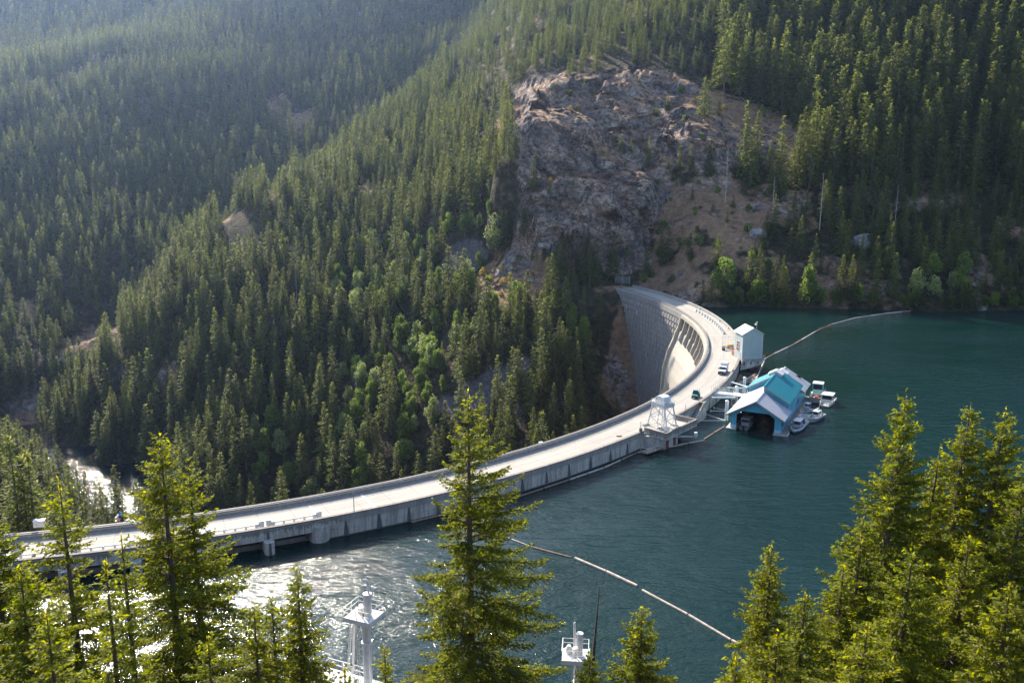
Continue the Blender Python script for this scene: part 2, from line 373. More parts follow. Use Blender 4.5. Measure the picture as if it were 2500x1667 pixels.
bc(1600, [(418, 4), (430, 12), (446, 34), (465, 54), (482, 68), (505, 84), (540, 104), (600, 136), (700, 184), (800, 235)])
bc(1700, [(388, 0.4), (400, 7), (430, 27), (460, 50), (470, 72), (500, 88), (530, 100), (600, 140), (700, 200), (800, 265), (900, 330), (1200, 380)])
bc(1800, [(386, 0.4), (400, 8), (440, 35), (470, 58), (500, 80), (560, 112), (620, 155)])
bc(1900, [(383, 0.4), (400, 10), (440, 38), (500, 78), (560, 118), (620, 165), (700, 255), (800, 335), (900, 390)])  # heights above the frame, here and rightward, raised to cast shade on the slope
bc(2050, [(380, 0.4), (400, 13), (450, 48), (520, 98), (600, 155)])
bc(2200, [(375, 0.4), (400, 16), (450, 52), (520, 105), (600, 172), (700, 265), (800, 340), (900, 400)])
bc(2350, [(373, 0.4), (400, 18), (450, 56), (520, 110), (600, 175)])
bc(2500, [(375, 0.4), (400, 18), (450, 58), (520, 115), (600, 190), (700, 275), (900, 400)])
bc(2800, [(365, 1), (400, 22), (450, 62), (520, 120), (600, 190)])
bc(3200, [(350, 2), (400, 28), (450, 70), (520, 130)])
class RBF:
    def __init__(s, pts, c=9.0):
        P = np.array(pts, float)
        # drop near-duplicates
        keep = []
        for i, p in enumerate(P):
            if all(np.hypot(*(P[j, :2]-p[:2])) > 2.0 for j in keep): keep.append(i)
        P = P[keep]; s.P = P; s.c = c; n = len(P)
        D = np.sqrt(((P[:, None, :2]-P[None, :, :2])**2).sum(-1)+c*c)
        A = np.zeros((n+3, n+3)); A[:n, :n] = D+np.eye(n)*-0.5; A[:n, n] = 1; A[:n, n+1:] = P[:, :2]/100; A[n, :n] = 1; A[n+1:, :n] = (P[:, :2]/100).T
        s.w = np.linalg.solve(A, np.r_[P[:, 2], 0, 0, 0])
    def __call__(s, x, y):
        sh = x.shape; x = x.ravel(); y = y.ravel(); out = np.empty(len(x)); n = len(s.P)
        for i in range(0, len(x), 40000):
            a, b = x[i:i+40000], y[i:i+40000]
            D = np.sqrt((a[:, None]-s.P[None, :, 0])**2+(b[:, None]-s.P[None, :, 1])**2+s.c**2)
            out[i:i+40000] = D @ s.w[:n]+s.w[n]+s.w[n+1]*a/100+s.w[n+2]*b/100
        return out.reshape(sh)
RU = RBF(up_pts+both); RD = RBF(dn_pts+both)
def sst(a, b, x):
    t = np.clip((x-a)/(b-a), 0, 1); return t*t*(3-2*t)
def in_poly(u, v, poly):
    r = np.zeros(u.shape, bool); n = len(poly); j = n-1
    for i in range(n):
        (xi, yi), (xj, yj) = poly[i], poly[j]
        c = ((yi > v) != (yj > v)) & (u < (xj-xi)*(v-yi)/(yj-yi+1e-9)+xi); r ^= c; j = i
    return r
def NPX(x, y, z):
    zc = np.maximum(y*math.cos(PITCH)+(HC-z)*math.sin(PITCH), 1.0); dn = (HC-z)*math.cos(PITCH)-y*math.sin(PITCH)
    return 1250+FPX*x/zc, 833.5+FPX*dn/zc
CLIFF = [(1245, 225), (1300, 195), (1420, 178), (1560, 168), (1650, 180), (1710, 215), (1640, 250), (1700, 300), (1760, 330), (1880, 330), (1900, 380), (1780, 425),
         (1690, 410), (1620, 420), (1625, 480), (1590, 560), (1590, 630), (1500, 680), (1430, 600), (1340, 600), (1290, 560), (1275, 490), (1262, 430), (1240, 330)]
BARE = [  # (polygon, kind)   1 rock, 2 ochre soil, 3 scree
    (CLIFF, 1),
    ([(1640, 190), (1740, 215), (1850, 260), (1950, 300), (2000, 360), (1930, 420), (1850, 400), (1760, 330), (1690, 280)], 2),
    ([(1620, 470), (1700, 430), (1800, 440), (1830, 520), (1840, 600), (1900, 640), (1800, 650), (1700, 620), (1590, 640), (1600, 540)], 2),
    ([(1060, 690), (1095, 605), (1165, 590), (1205, 615), (1170, 650), (1110, 705)], 3),
    ([(1150, 680), (1200, 630), (1260, 610), (1340, 650), (1345, 700), (1320, 740), (1180, 745)], 2),
    ([(1480, 770), (1520, 750), (1570, 880), (1600, 1000), (1520, 1010), (1440, 960), (1490, 880)], 2),
    ([(1110, 960), (1290, 860), (1310, 900), (1250, 960), (1130, 1020), (1010, 1010)], 3),
    ([(650, 240), (700, 215), (715, 260), (680, 300), (655, 290)], 1), ([(720, 280), (775, 250), (780, 300), (735, 340), (690, 345)], 2),
    ([(655, 440), (690, 445), (680, 490), (650, 495)], 2),
    ([(60, 235), (200, 165), (370, 100), (360, 125), (230, 190), (130, 245)], 2),
    ([(0, 1000), (120, 960), (110, 1030), (0, 1050)], 1),
    ([(1330, 560), (1300, 620), (1330, 660), (1260, 640)], 2),
    ([(130, 860), (200, 800), (290, 790), (270, 850), (180, 900)], 1), ([(270, 890), (330, 890), (340, 970), (280, 960)], 1),
    ([(380, 900), (430, 900), (425, 970), (390, 980)], 2), ([(690, 600), (745, 580), (750, 625), (700, 640)], 1), ([(890, 450), (925, 450), (920, 500), (885, 495)], 1), ([(540, 525), (565, 530), (560, 575), (535, 570)], 1),
    ([(40, 740), (110, 740), (90, 790), (30, 785)], 2), ([(1180, 280), (1230, 265), (1235, 340), (1190, 330)], 2)]
def height(x, y):
    x = np.asarray(x, float); y = np.asarray(y, float)
    r = np.hypot(x-CX, y-CY); th = np.degrees(np.arctan2(y-CY, x-CX))
    zu = RU(x, y); zd = RD(x, y)
    w = sst(195, 202.5, r)*sst(-100, -92, th)*(1-sst(24.2, 29, th))
    z = zu*w+zd*(1-w)
    # natural unevenness, fading near the dam, the river and the shore
    near = np.clip((np.abs(r-199)-8)/30, 0, 1)
    near = np.where((th > -95) & (th < 40), near, 1.0)
    sh = np.clip((np.abs(z)-1.0)/14, 0.05, 1)*np.clip((z+93)/20, 0.08, 1)
    far = np.clip((y-110)/60, 0, 1)
    sa, sb = (x-y)*0.707/62, (x+y)*0.707/210
    spur = fbm(sa, sb, x*0, 3, 15, True)*11*np.clip((-x+20)/60, 0, 1)*np.clip((y-340)/80, 0, 1)
    z = z+(fbm(x/75, y/75, x*0, 3, 5)*7+spur+fbm(x/22, y/22, x*0, 3, 9)*2.6)*near*sh*far
    tw = np.clip((x+8)/12, 0, 1)*np.clip((118-x)/25, 0, 1)*np.clip((y-436)/8, 0, 1)*np.clip((545-y)/30, 0, 1)*np.clip((z-28)/12, 0, 1)
    def terr(z_, P, sd):
        q_ = (z_+0.16*x+fbm(x/16, y/16, x*0, 3, sd)*4.5)/P; f_ = q_-np.floor(q_)
        return P*(f_**3-f_)*0.95
    z = z+tw*(terr(z, 8.5, 81)*0.8+terr(z, 3.1, 85)*0.5)
    # the rock domes above the dam's far end
    for (dx, dy, rx, ry, zt, pw, tilt) in ((36, 452, 37, 24.5, 57, 7.0, .18), (20, 484, 27, 23, 86, 5.0, .36), (2, 468, 15, 17, 66, 4.0, .4)):
        wob = 1+0.13*fbm(x/13, y/13, x*0, 3, 33+int(dx))
        dd = np.hypot((x-dx)/rx, (y-dy)/ry)*wob; zz = zt+(y-dy)*tilt-2.0
        base = z; dome = base+(zz-base)*np.clip(1-dd**pw, 0, 1)
        z = np.where((dd < 1) & (zz > base), dome, base)
    return z
def ang_cols():
    a = list(np.arange(-80, -34, 1.6))+list(np.arange(-34, 34, 0.098))+list(np.arange(34, 81, 1.6)); return np.radians(np.array(a))
rows = np.concatenate([np.geomspace(3, 370, 150), np.arange(372, 424, 0.8), np.arange(424, 458, 0.32), np.arange(458, 530, 0.65), np.geomspace(531, 1000, 190), np.geomspace(1008, 1700, 32)])
AA, RR = np.meshgrid(ang_cols(), rows)
TX, TY = RR*np.sin(AA), RR*np.cos(AA)
TY = np.where(True, TY, TY); 
TZ = height(TX, TY)
uu, vv = NPX(TX, TY, TZ)
kindm = np.zeros((4,)+TX.shape)
jit = fbm(TX/9, TY/9, TX*0, 3, 40)*26
jit2 = fbm(TX/9, TY/9, TX*0+7, 3, 44)*22
for poly, k in BARE:
    m_ = in_poly(uu+jit, vv+jit2, poly) & (TY > 120)
    kindm[k] = np.maximum(kindm[k], m_)
kindm[2] *= (1-kindm[1])
# random extra outcrops among the trees
rr_ = fbm(TX/26, TY/26, TX*0+3, 3, 61)
opn = (uu > 1560) & (uu < 2400) & (vv > 300)
hi = np.where(opn, 0.26, 0.42); lo = np.where(opn, 0.02, 0.31)
kindm[1] = np.maximum(kindm[1], (rr_ > hi) & (TZ > 1.2))
kindm[2] = np.maximum(kindm[2], (rr_ > lo) & (rr_ <= hi) & (TZ > 1.2))
rs_ = fbm(TX/7, TY/7, TX*0+9, 3, 66)
kindm[1] = np.where((kindm[2] > 0.5) & (rs_ > 0.16), 1.0, kindm[1]); kindm[2] = np.where(rs_ < -0.34, kindm[2]*0.25, kindm[2])
shore = (fbm(TX/16, TY/16, TX*0, 3, 20) > 0.12) & (TZ < 1.6+1.6*fbm(TX/14, TY/14, TX*0, 3, 19)) & (TZ > -2) & (TX > 60) & (TY > 330)
kindm[1] = np.maximum(kindm[1], shore)
ed_ = fbm(TX/2.6, TY/2.6, TZ/2.6, 3, 95)*0.42
for k_ in (1, 2, 3):
    m_ = kindm[k_].astype(float)
    for _ in range(7): m_ = (m_*2+np.roll(m_, 1, 0)+np.roll(m_, -1, 0)+np.roll(m_, 1, 1)+np.roll(m_, -1, 1)+np.roll(m_, 3, 0)+np.roll(m_, -3, 0)+np.roll(m_, 3, 1)+np.roll(m_, -3, 1))/10
    kindm[k_] = sst(0.34, 0.62, m_+ed_)
# smooth rock mask a little, then carve cliffs
rk = kindm[1].astype(float)
for _ in range(3):
    rk = (rk+np.roll(rk, 1, 0)+np.roll(rk, -1, 0)+np.roll(rk, 1, 1)+np.roll(rk, -1, 1))/5
cl = in_poly(uu, vv, CLIFF).astype(float)
for _ in range(4): cl = (cl+np.roll(cl, 1, 0)+np.roll(cl, -1, 0)+np.roll(cl, 1, 1)+np.roll(cl, -1, 1))/5
q = TZ+0.35*TX     # tilted strata
d1 = fbm(TX/13, TY/13, q/12, 3, 70)*3.0
def facets(a, b_, seed, amp):
    ia, ib = np.floor(a), np.floor(b_); best = np.full(a.shape, 9e9); val = np.zeros(a.shape)
    for da in (-1, 0, 1):
        for db in (-1, 0, 1):
            ca, cb_ = ia+da, ib+db; z0 = ca*0
            px_ = ca+_h(ca, cb_, z0, seed); py_ = cb_+_h(ca, cb_, z0, seed+1); d_ = (a-px_)**2+(b_-py_)**2
            v_ = (_h(ca, cb_, z0, seed+2)-.5)*1.6+(a-px_)*(_h(ca, cb_, z0, seed+3)-.5)*2.2+(b_-py_)*(_h(ca, cb_, z0, seed+4)-.35)*2.0
            m_ = d_ < best; best = np.where(m_, d_, best); val = np.where(m_, v_, val)
    return val*amp
wx, wq = fbm(TX/11, TY/11, q/11, 3, 200)*5, fbm(TX/11+5, TY/11, q/11, 3, 210)*5
d2 = facets((TX+0.5*q+wx)/11, (q-0.3*TX+wq)/9, 300, 4.2)+facets((TX+0.4*q+wx)/4.2, (q+wq)/3.6, 310, 1.5)+fbm(TX/2.5, q/2.5, TY/3, 2, 74)*0.35
st_ = (np.floor(q/6+fbm(TX/12, TY/12, q*0, 2, 77)*1.6) % 2)*0.8
amp = np.clip(cl, 0, 1)+0.35*np.clip(rk, 0, 1)*(1-cl)
amp = np.where((TX < 70) & (TX > 30) & (TY < 424), amp*0.1, amp)
DY = -(d1+d2+st_)*amp
TY2 = TY+DY; TZ2 = TZ+(d1*0.35+d2*0.25)*amp
nr, nc = TX.shape
me = bpy.data.meshes.new('hills'); V = np.stack([TX, TY2, TZ2], -1).reshape(-1, 3)
idx = np.arange(nr*nc).reshape(nr, nc)
F4 = np.stack([idx[:-1, :-1], idx[:-1, 1:], idx[1:, 1:], idx[1:, :-1]], -1).reshape(-1, 4)
me.vertices.add(len(V)); me.vertices.foreach_set('co', V.ravel())
me.loops.add(F4.size); me.loops.foreach_set('vertex_index', F4.ravel().astype(np.int32))
me.polygons.add(len(F4)); me.polygons.foreach_set('loop_start', np.arange(0, F4.size, 4, dtype=np.int32)); me.polygons.foreach_set('loop_total', np.full(len(F4), 4, np.int32))
me.polygons.foreach_set('use_smooth', np.ones(len(F4), bool)); me.update(); me.validate()
for nm, k in (('rock', 1), ('soil', 2), ('scree', 3)):
    a = me.attributes.new(nm, 'FLOAT', 'POINT'); a.data.foreach_set('value', np.clip(kindm[k], 0, 1).astype(np.float32).ravel())
hills = bpy.data.objects.new('hills', me); COL.objects.link(hills); tag(hills, kind='structure')
m, nt, b = newmat('hillside')
n1 = noise(nt, 0.25, 6, pos(nt)); n2 = noise(nt, 1.1, 6, pos(nt, (1, 1, 2.2), (0.35, 0.3, 0)), 0.65); n3 = noise(nt, 0.05, 3, pos(nt))
n4 = noise(nt, 0.42, 7, pos(nt, (0.9, 0.9, 1.3), (0.6, 0.5, 0.3)), 0.72, 0.6)
floor_c = ramp(nt, n1, [(0.35, (0.03, 0.034, 0.015)), (0.55, (0.07, 0.055, 0.03)), (0.72, (0.18, 0.12, 0.07))])
soil_c = ramp(nt, n1, [(0.3, (0.16, 0.095, 0.06)), (0.5, (0.40, 0.235, 0.14)), (0.62, (0.52, 0.34, 0.20)), (0.75, (0.24, 0.19, 0.15))])
soil_c = mixc(nt, 0.5, soil_c, ramp(nt, n2, [(0.35, (0.12, 0.08, 0.06)), (0.65, (0.5, 0.32, 0.2))]))
rock_c = ramp(nt, n4, [(0.38, (0.03, 0.026, 0.028)), (0.45, (0.22, 0.20, 0.205)), (0.53, (0.42, 0.385, 0.375)), (0.61, (0.66, 0.57, 0.48))])
rock_c = mixc(nt, ramp(nt, noise(nt, 0.09, 4, pos(nt)), [(0.42, (0, 0, 0)), (0.6, (0.75,)*3)]), rock_c, ramp(nt, n4, [(0.38, (0.04, 0.026, 0.022)), (0.48, (0.27, 0.18, 0.135)), (0.6, (0.58, 0.42, 0.31))]))
rock_c = mixc(nt, 0.35, rock_c, ramp(nt, n2, [(0.35, (0.06, 0.055, 0.06)), (0.7, (0.42, 0.38, 0.37))]))
gn = nt.nodes.new('ShaderNodeNewGeometry'); sx = nt.nodes.new('ShaderNodeSeparateXYZ'); nt.links.new(gn.outputs['Normal'], sx.inputs[0])
flat = ramp(nt, math_(nt, 'ADD', sx.outputs[2], math_(nt, 'MULTIPLY', n2, 0.25)), [(0.80, (0, 0, 0)), (0.92, (1, 1, 1))])
rock_c = mixc(nt, math_(nt, 'MULTIPLY', flat, 0.75), rock_c, soil_c)
vo = nt.nodes.new('ShaderNodeTexVoronoi'); vo.inputs['Scale'].default_value = 0.9; nt.links.new(pos(nt), vo.inputs['Vector'])
scree_c = mixc(nt, 0.6, ramp(nt, vo.outputs['Distance'], [(0.1, (0.22, 0.2, 0.21)), (0.6, (0.06, 0.055, 0.06))]), ramp(nt, n2, [(0.3, (0.07, 0.06, 0.065)), (0.7, (0.3, 0.27, 0.28))]))
vc = nt.nodes.new('ShaderNodeTexVoronoi'); vc.feature = 'DISTANCE_TO_EDGE'; vc.inputs['Scale'].default_value = 0.09
wv = nt.nodes.new('ShaderNodeVectorMath'); wv.operation = 'ADD'; nz = nt.nodes.new('ShaderNodeTexNoise'); nz.inputs['Scale'].default_value = 0.15; nz.inputs['Detail'].default_value = 4
sc2 = nt.nodes.new('ShaderNodeVectorMath'); sc2.operation = 'SCALE'; sc2.inputs['Scale'].default_value = 7.0; nt.links.new(nz.outputs['Color'], sc2.inputs[0]); nt.links.new(pos(nt, (1, 1, 1)), nz.inputs['Vector'])
nt.links.new(pos(nt, (0.8, 0.8, 2.0), (0.45, 0.35, 0)), wv.inputs[0]); nt.links.new(sc2.outputs[0], wv.inputs[1]); nt.links.new(wv.outputs[0], vc.inputs['Vector'])
rock_c = mixc(nt, 1.0, rock_c, ramp(nt, noise(nt, 0.06, 3, pos(nt, (1, 1, 1.4)), 0.5), [(0.35, (0.72, 0.68, 0.68)), (0.5, (1.2, 1.14, 1.12)), (0.65, (1.5, 1.32, 1.15))]), 'MULTIPLY')
crack = ramp(nt, vc.outputs['Distance'], [(0.0, (1, 1, 1)), (0.07, (0, 0, 0))])
rock_c = mixc(nt, math_(nt, 'MULTIPLY', crack, math_(nt, 'MULTIPLY', n2, 0.7)), rock_c, (0.02, 0.018, 0.018))
veg = ramp(nt, noise(nt, 0.22, 5, pos(nt)), [(0.56, (0, 0, 0)), (0.64, (1, 1, 1))])
rock_c = mixc(nt, math_(nt, 'MULTIPLY', veg, flat), rock_c, (0.07, 0.08, 0.03))
c = mixc(nt, attr(nt, 'soil').outputs['Fac'], floor_c, soil_c)
c = mixc(nt, attr(nt, 'scree').outputs['Fac'], c, scree_c)
c = mixc(nt, attr(nt, 'rock').outputs['Fac'], c, rock_c)
nt.links.new(c, b.inputs['Base Color']); b.inputs['Roughness'].default_value = 0.95; b.inputs['Specular IOR Level'].default_value = 0.2
hb = math_(nt, 'ADD', math_(nt, 'ADD', math_(nt, 'MULTIPLY', n4, 1.6), math_(nt, 'MULTIPLY', n2, 0.7)), math_(nt, 'MULTIPLY', crack, -0.5))
bump(nt, hb, 2.2, b)
me.materials.append(m)

# ------------------------------------------------------------------ water
mb = MB(); ths = fr(-96, 27, 124); rs = [203.2, 240, 300, 420, 700]
vs = [arc(r, t, 0) for t in ths for r in rs]
mb.add(vs, [(i*5+k, i*5+k+1, (i+1)*5+k+1, (i+1)*5+k) for i in range(123) for k in range(4)])
tag(mb.build('lake_water', 'lake'), kind='structure')
mb = MB().add([(-700, 200, -95), (60, 200, -95), (60, 600, -95), (-700, 600, -95)], [(0, 1, 2, 3)])
tag(mb.build('river_water', 'river'), kind='structure')

# ------------------------------------------------------------------ the dam
DZ = 3.3      # road level above the lake
dam = thing('dam', 'long curved concrete arch dam with a roadway along its crest', 'dam')
A_END = 26.6
# main body, solid crest from the right abutment to the spillway bridge
ths = fr(-62.8, A_END, 180)
mb = MB()
back = lambda t: [(193.6, DZ-0.02), (194.1, 0), (193.7, -20), (192.1, -45), (189, -70), (184, -99)]
def rface(z): return float(np.interp(-z, [-3, 0, 20, 45, 70, 99], [193.3, 193.2, 192.8, 191.2, 188.1, 183.1]))
mb.sweep([(204.0, -26), (204.0, DZ-0.02)]+back(0), ths, 0)
mb.build('body', 'wall', dam)
# roadway sheet
mb = MB(); mb.sweep([(194.2, DZ+0.004), (203.5, DZ+0.004)], fr(-95, A_END, 220), 0, closed=False)
o = mb.build('roadway', 'deck', dam)
# spillway bridge slab
mb = MB(); mb.sweep([(194.0, 2.2), (204.4, 2.2), (204.4, DZ), (194.0, DZ)], fr(-95, -62.78, 70), 0)
mb.build('spillway_bridge', 'wall', dam)
mb = MB(); mb.sweep([(188, -95), (193.4, -14), (198.0, 0.3), (198.6, 0.3), (199.2, -6), (200, -26), (200, -95)], fr(-95, -62.8, 50), 0)
mb.build('spillway_crest', 'wall', dam)
# parapets
def parapet(r0, r1, z1, t0, t1, n, name, cap):
    mb = MB(); mb.sweep([(r0, DZ-0.5), (r1, DZ-0.5), (r1, z1), (r0, z1)], fr(t0, t1, n), 0)
    mb.sweep([(r0-0.09, z1-0.02), (r1+0.09, z1-0.02), (r1+0.09, z1+0.16), (r0-0.09, z1+0.16)], fr(t0, t1, n), 1)
    return mb.build(name, ['parapet', cap], dam)
parapet(203.62, 204.12, 3.95, -95, -40.3, 90, 'upstream_parapet', 'coping')
parapet(203.62, 204.12, 3.95, -36.0, -17.2, 40, 'upstream_parapet', 'coping')
parapet(203.62, 204.12, 4.25, -15.0, A_END, 80, 'upstream_parapet', 'parapet')
parapet(193.55, 193.95, 4.2, -95, A_END, 220, 'downstream_parapet', 'coping')
# kerb walk by the downstream parapet
mb = MB(); mb.sweep([(193.97, DZ-0.1), (194.75, DZ-0.1), (194.75, DZ+0.16), (193.97, DZ+0.16)], fr(-95, -14, 160), 0)
mb.build('kerb', 'parapet', dam)
# steel rails above the kerb
mb = MB(); tt = fr(-95, -14, 210)
for z, r in ((4.62, 194.35), (4.3, 194.35), (3.95, 194.35)):
    for a, c_ in zip(tt, tt[1:]): mb.tube(arc(r, a, z), arc(r, c_, z), 0.045, 5, cap=False)
for t in fr(-95, -14, 62): mb.tube(arc(194.35, t, DZ), arc(194.35, t, 4.65), 0.05, 5)
mb.build('guard_rail', 'rail', dam)
# drain stains / tapered fins down the water side
random.seed(3)
t = -61.8
while t < -17.5:
    if not (-41.0 < t < -31.5):
        wd = 0.12+0.05*random.random(); top = 3.2-random.random()*0.5; r = 204.07; mb = MB()
        mb.add([arc(r, t-wd*0.35, top), arc(r, t+wd*0.3, top-0.1), arc(r, t+wd*0.75, 1.4), arc(r, t+wd*1.15, 0), arc(r, t-wd*1.0, 0), arc(r, t-wd*0.65, 1.6)], [(0, 1, 2, 3, 4, 5)])
        mb.build('drain_streak', 'stain', dam)
    t += 1.62+random.random()*0.3
# bands at the waterline
mb = MB(); mb.sweep([(204.05, -0.5), (204.06, 0.22)], fr(-62.8, 24, 120), 0, closed=False); mb.build('waterline_band', 'stain', dam)

# stepped block face on the downstream side of the right wing
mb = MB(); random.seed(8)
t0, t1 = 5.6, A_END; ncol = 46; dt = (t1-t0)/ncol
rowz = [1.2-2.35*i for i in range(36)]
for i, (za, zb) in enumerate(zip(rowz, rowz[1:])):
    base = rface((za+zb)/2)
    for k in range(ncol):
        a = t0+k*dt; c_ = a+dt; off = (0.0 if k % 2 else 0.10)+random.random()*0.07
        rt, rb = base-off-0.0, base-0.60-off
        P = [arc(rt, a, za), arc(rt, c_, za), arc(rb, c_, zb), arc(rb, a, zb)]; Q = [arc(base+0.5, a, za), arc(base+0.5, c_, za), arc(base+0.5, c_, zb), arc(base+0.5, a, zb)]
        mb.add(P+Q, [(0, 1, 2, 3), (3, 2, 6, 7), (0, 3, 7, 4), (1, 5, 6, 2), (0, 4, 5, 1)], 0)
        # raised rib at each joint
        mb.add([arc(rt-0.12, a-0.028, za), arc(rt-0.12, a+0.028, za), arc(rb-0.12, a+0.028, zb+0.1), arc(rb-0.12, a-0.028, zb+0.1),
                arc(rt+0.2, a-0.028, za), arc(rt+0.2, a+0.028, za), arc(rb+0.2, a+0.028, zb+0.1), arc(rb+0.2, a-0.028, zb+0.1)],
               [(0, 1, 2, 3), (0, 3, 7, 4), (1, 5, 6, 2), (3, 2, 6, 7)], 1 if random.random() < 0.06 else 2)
mb.sweep([(193.35, 1.2), (192.75, 1.2), (192.75, 1.6), (193.0, 3.2), (193.5, 3.2)], fr(t0, t1, 50), 0)
# a few bleached patches
for (t_, z_, w_, h_) in ((22.6, -2.2, 0.35, 1.9), (19.6, -3.1, 0.5, 1.8), (16.5, -20, 0.3, 2.2), (17.3, -33, .35, 2), (18.2, -42, .35, 2.2), (12, -33, .5, 1)):
    r_ = rface(z_-h_/2)-.7+.35; mb.add([arc(r_-0.35, t_, z_), arc(r_-0.35, t_+w_, z_), arc(r_-0.35, t_+w_, z_-h_), arc(r_-0.35, t_, z_-h_)], [(0, 1, 2, 3)], 1)
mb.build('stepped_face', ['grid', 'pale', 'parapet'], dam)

# overflow chute with arched bays under the road
PROF = [(193.6, -2.6), (192.7, -2.8), (191.9, -3.9), (190.6, -7.4), (188.6, -12.0), (187.0, -18.5), (186.4, -27), (184, -45), (179, -70), (170, -97)]
mb = MB(); mb.sweep(PROF+[(193.5, -97)], fr(-27, 5.6, 60), 0)
o = mb.build('overflow_chute', 'pale', dam)
for tt_ in (5.6, -27.3):
    mb = MB()
    ring = [(194, 3.2)]+[(r-0.9, z+0.9) for r, z in PROF[1:]]+[(193.5, -97)]
    a = [arc(r, tt_, z) for r, z in ring]; c_ = [arc(r, tt_+0.35, z) for r, z in ring]; n = len(ring)
    mb.add(a+c_, [tuple(range(n)), tuple(range(n, 2*n))[::-1]]+[(i, (i+1) % n, n+(i+1) % n, n+i) for i in range(n)])
    mb.build('chute_side_wall', 'pale', dam)
bay = [5.6, 3.55, 1.25, -1.05, -3.5, -5.9, -8.4, -11, -13.5, -16, -18.5, -21, -24, -27]
# road fascia over the bays
mb = MB(); mb.sweep([(194.5, 2.0), (192.6, 2.0), (192.6, 3.3), (193.5, 3.3), (194.5, 3.3)], fr(-27, 5.6, 60), 0); mb.build('crest_beam', 'pale', dam)
for i, t_ in enumerate(bay):
    mb = MB(); pp = [(194, 2.2), (192.3, 2.2), (192.0, 0.6), (191.3, -1.8), (190.6, -3.2), (189.9, -5.0), (190.9, -6.8), (194, -5)]
    h = 0.085; a = [arc(r, t_-h, z) for r, z in pp]; c_ = [arc(r, t_+h, z) for r, z in pp]; n = len(pp)
    mb.add(a+c_, [tuple(range(n)), tuple(range(n, 2*n))[::-1]]+[(k, (k+1) % n, n+(k+1) % n, n+k) for k in range(n)])
    mb.build('bay_pier', 'pale', dam)
    if i < len(bay)-1:
        # rounded bay sill and the gate behind, its shade put into the dark colour
        ta, tb = bay[i+1]+h, t_-h; m2 = MB(); L = []
        for s_ in fr(0, 1, 9):
            sag = math.sin(math.pi*s_); L.append((ta+(tb-ta)*s_, -2.7-0.9*(1-sag), 192.9-1.3*sag))
        vs = []
        for (tq, zq, rq) in L: vs += [arc(rq, tq, zq), arc(194.2, tq, zq), arc(rq-0.7, tq, zq-2.6)]
        m2.add(vs, [(3*k, 3*k+1, 3*k+4, 3*k+3) for k in range(8)]+[(3*k, 3*k+3, 3*k+5, 3*k+2) for k in range(8)])
        m2.build('bay_sill', 'pale', dam)
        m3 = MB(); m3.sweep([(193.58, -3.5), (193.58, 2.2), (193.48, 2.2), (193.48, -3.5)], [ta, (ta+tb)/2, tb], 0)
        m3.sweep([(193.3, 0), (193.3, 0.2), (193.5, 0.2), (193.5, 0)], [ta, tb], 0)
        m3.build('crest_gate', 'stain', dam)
# small low-level outlet wall
mb = MB(); w0 = arc(185, 4.0, 0); 
mb.prism([arc(186, 3.4, -22), arc(180, 4.4, -34), arc(178, 4.6, -45), arc(188, 3.2, -45)], (1.0, -0.6, 0)); mb.build('outlet_wall', 'pale', dam)

# spillway piers and gates, upstream side
piers = [-65.6, -68.5, -71.4, -74.3, -77.2, -80.1, -83, -86, -89]
for t_ in piers+[-63.1]:
    e = arc(1, t_)-arc(0, t_); side = Vector((-e.y, e.x, 0)); w_ = 0.85 if t_ != -63.1 else 1.7; nose = 206.3 if t_ != -63.1 else 205.2
    c0 = arc(nose-w_, t_); pts = [arc(197.5, t_)-side*w_]+[c0+e*w_*math.sin(a)-side*w_*math.cos(a) for a in fr(0, math.pi, 11)]+[arc(197.5, t_)+side*w_]
    mb = MB(); mb.prism([Vector((p.x, p.y, -14)) for p in pts], (0, 0, 16.21 if t_ != -63.1 else 16.9)); 
    mb.build('spillway_pier', 'wall', dam, smooth=False)
    if t_ != -63.1:
        mb = MB(); q = c0+e*(w_+0.01); mb.add([Vector((q.x, q.y, 0))-side*0.25, Vector((q.x, q.y, 0))+side*0.25, Vector((q.x, q.y, 2.2))+side*0.16, Vector((q.x, q.y, 2.2))-side*0.16], [(0, 1, 2, 3)])
        mb.build('drain_streak', 'stain', dam); mb = MB()
        mb.add([arc(204.55, t_-0.06, 2.2), arc(204.55, t_+0.08, 2.2), arc(204.55, t_+0.06, 3.1), arc(204.55, t_, 3.4), arc(204.55, t_-0.05, 3.1)], [(0, 1, 2, 3, 4)])
        mb.build('drain_streak', 'stain', dam)
mb = MB(); mb.sweep([(204.15, 2.0), (204.52, 2.0), (204.52, 3.82), (204.15, 3.82)], fr(-95, -62.2, 60), 0); mb.build('bridge_fascia', 'wall', dam)
pl = [-62.8]+piers
for a, c_ in zip(pl, pl[1:]):
    mb = MB(); mb.sweep([(199.6, -6), (199.9, 2.19), (199.7, 2.19), (199.3, -6)], fr(c_+0.2, a-0.2, 5), 0)
    for t_ in fr(c_+0.4, a-0.4, 6): mb.tube(arc(199.95, t_, -1), arc(200.05, t_, 2.1), 0.06, 4)
    g = mb.build('spillway_gate', 'dark', dam)
    mb = MB(); mb.sweep([(201.2, -0.6), (201.6, -0.6), (201.6, 0.3), (201.2, 0.3)], fr(c_+0.2, a-0.2, 5), 0); mb.build('gate_sill', 'parapet', dam)
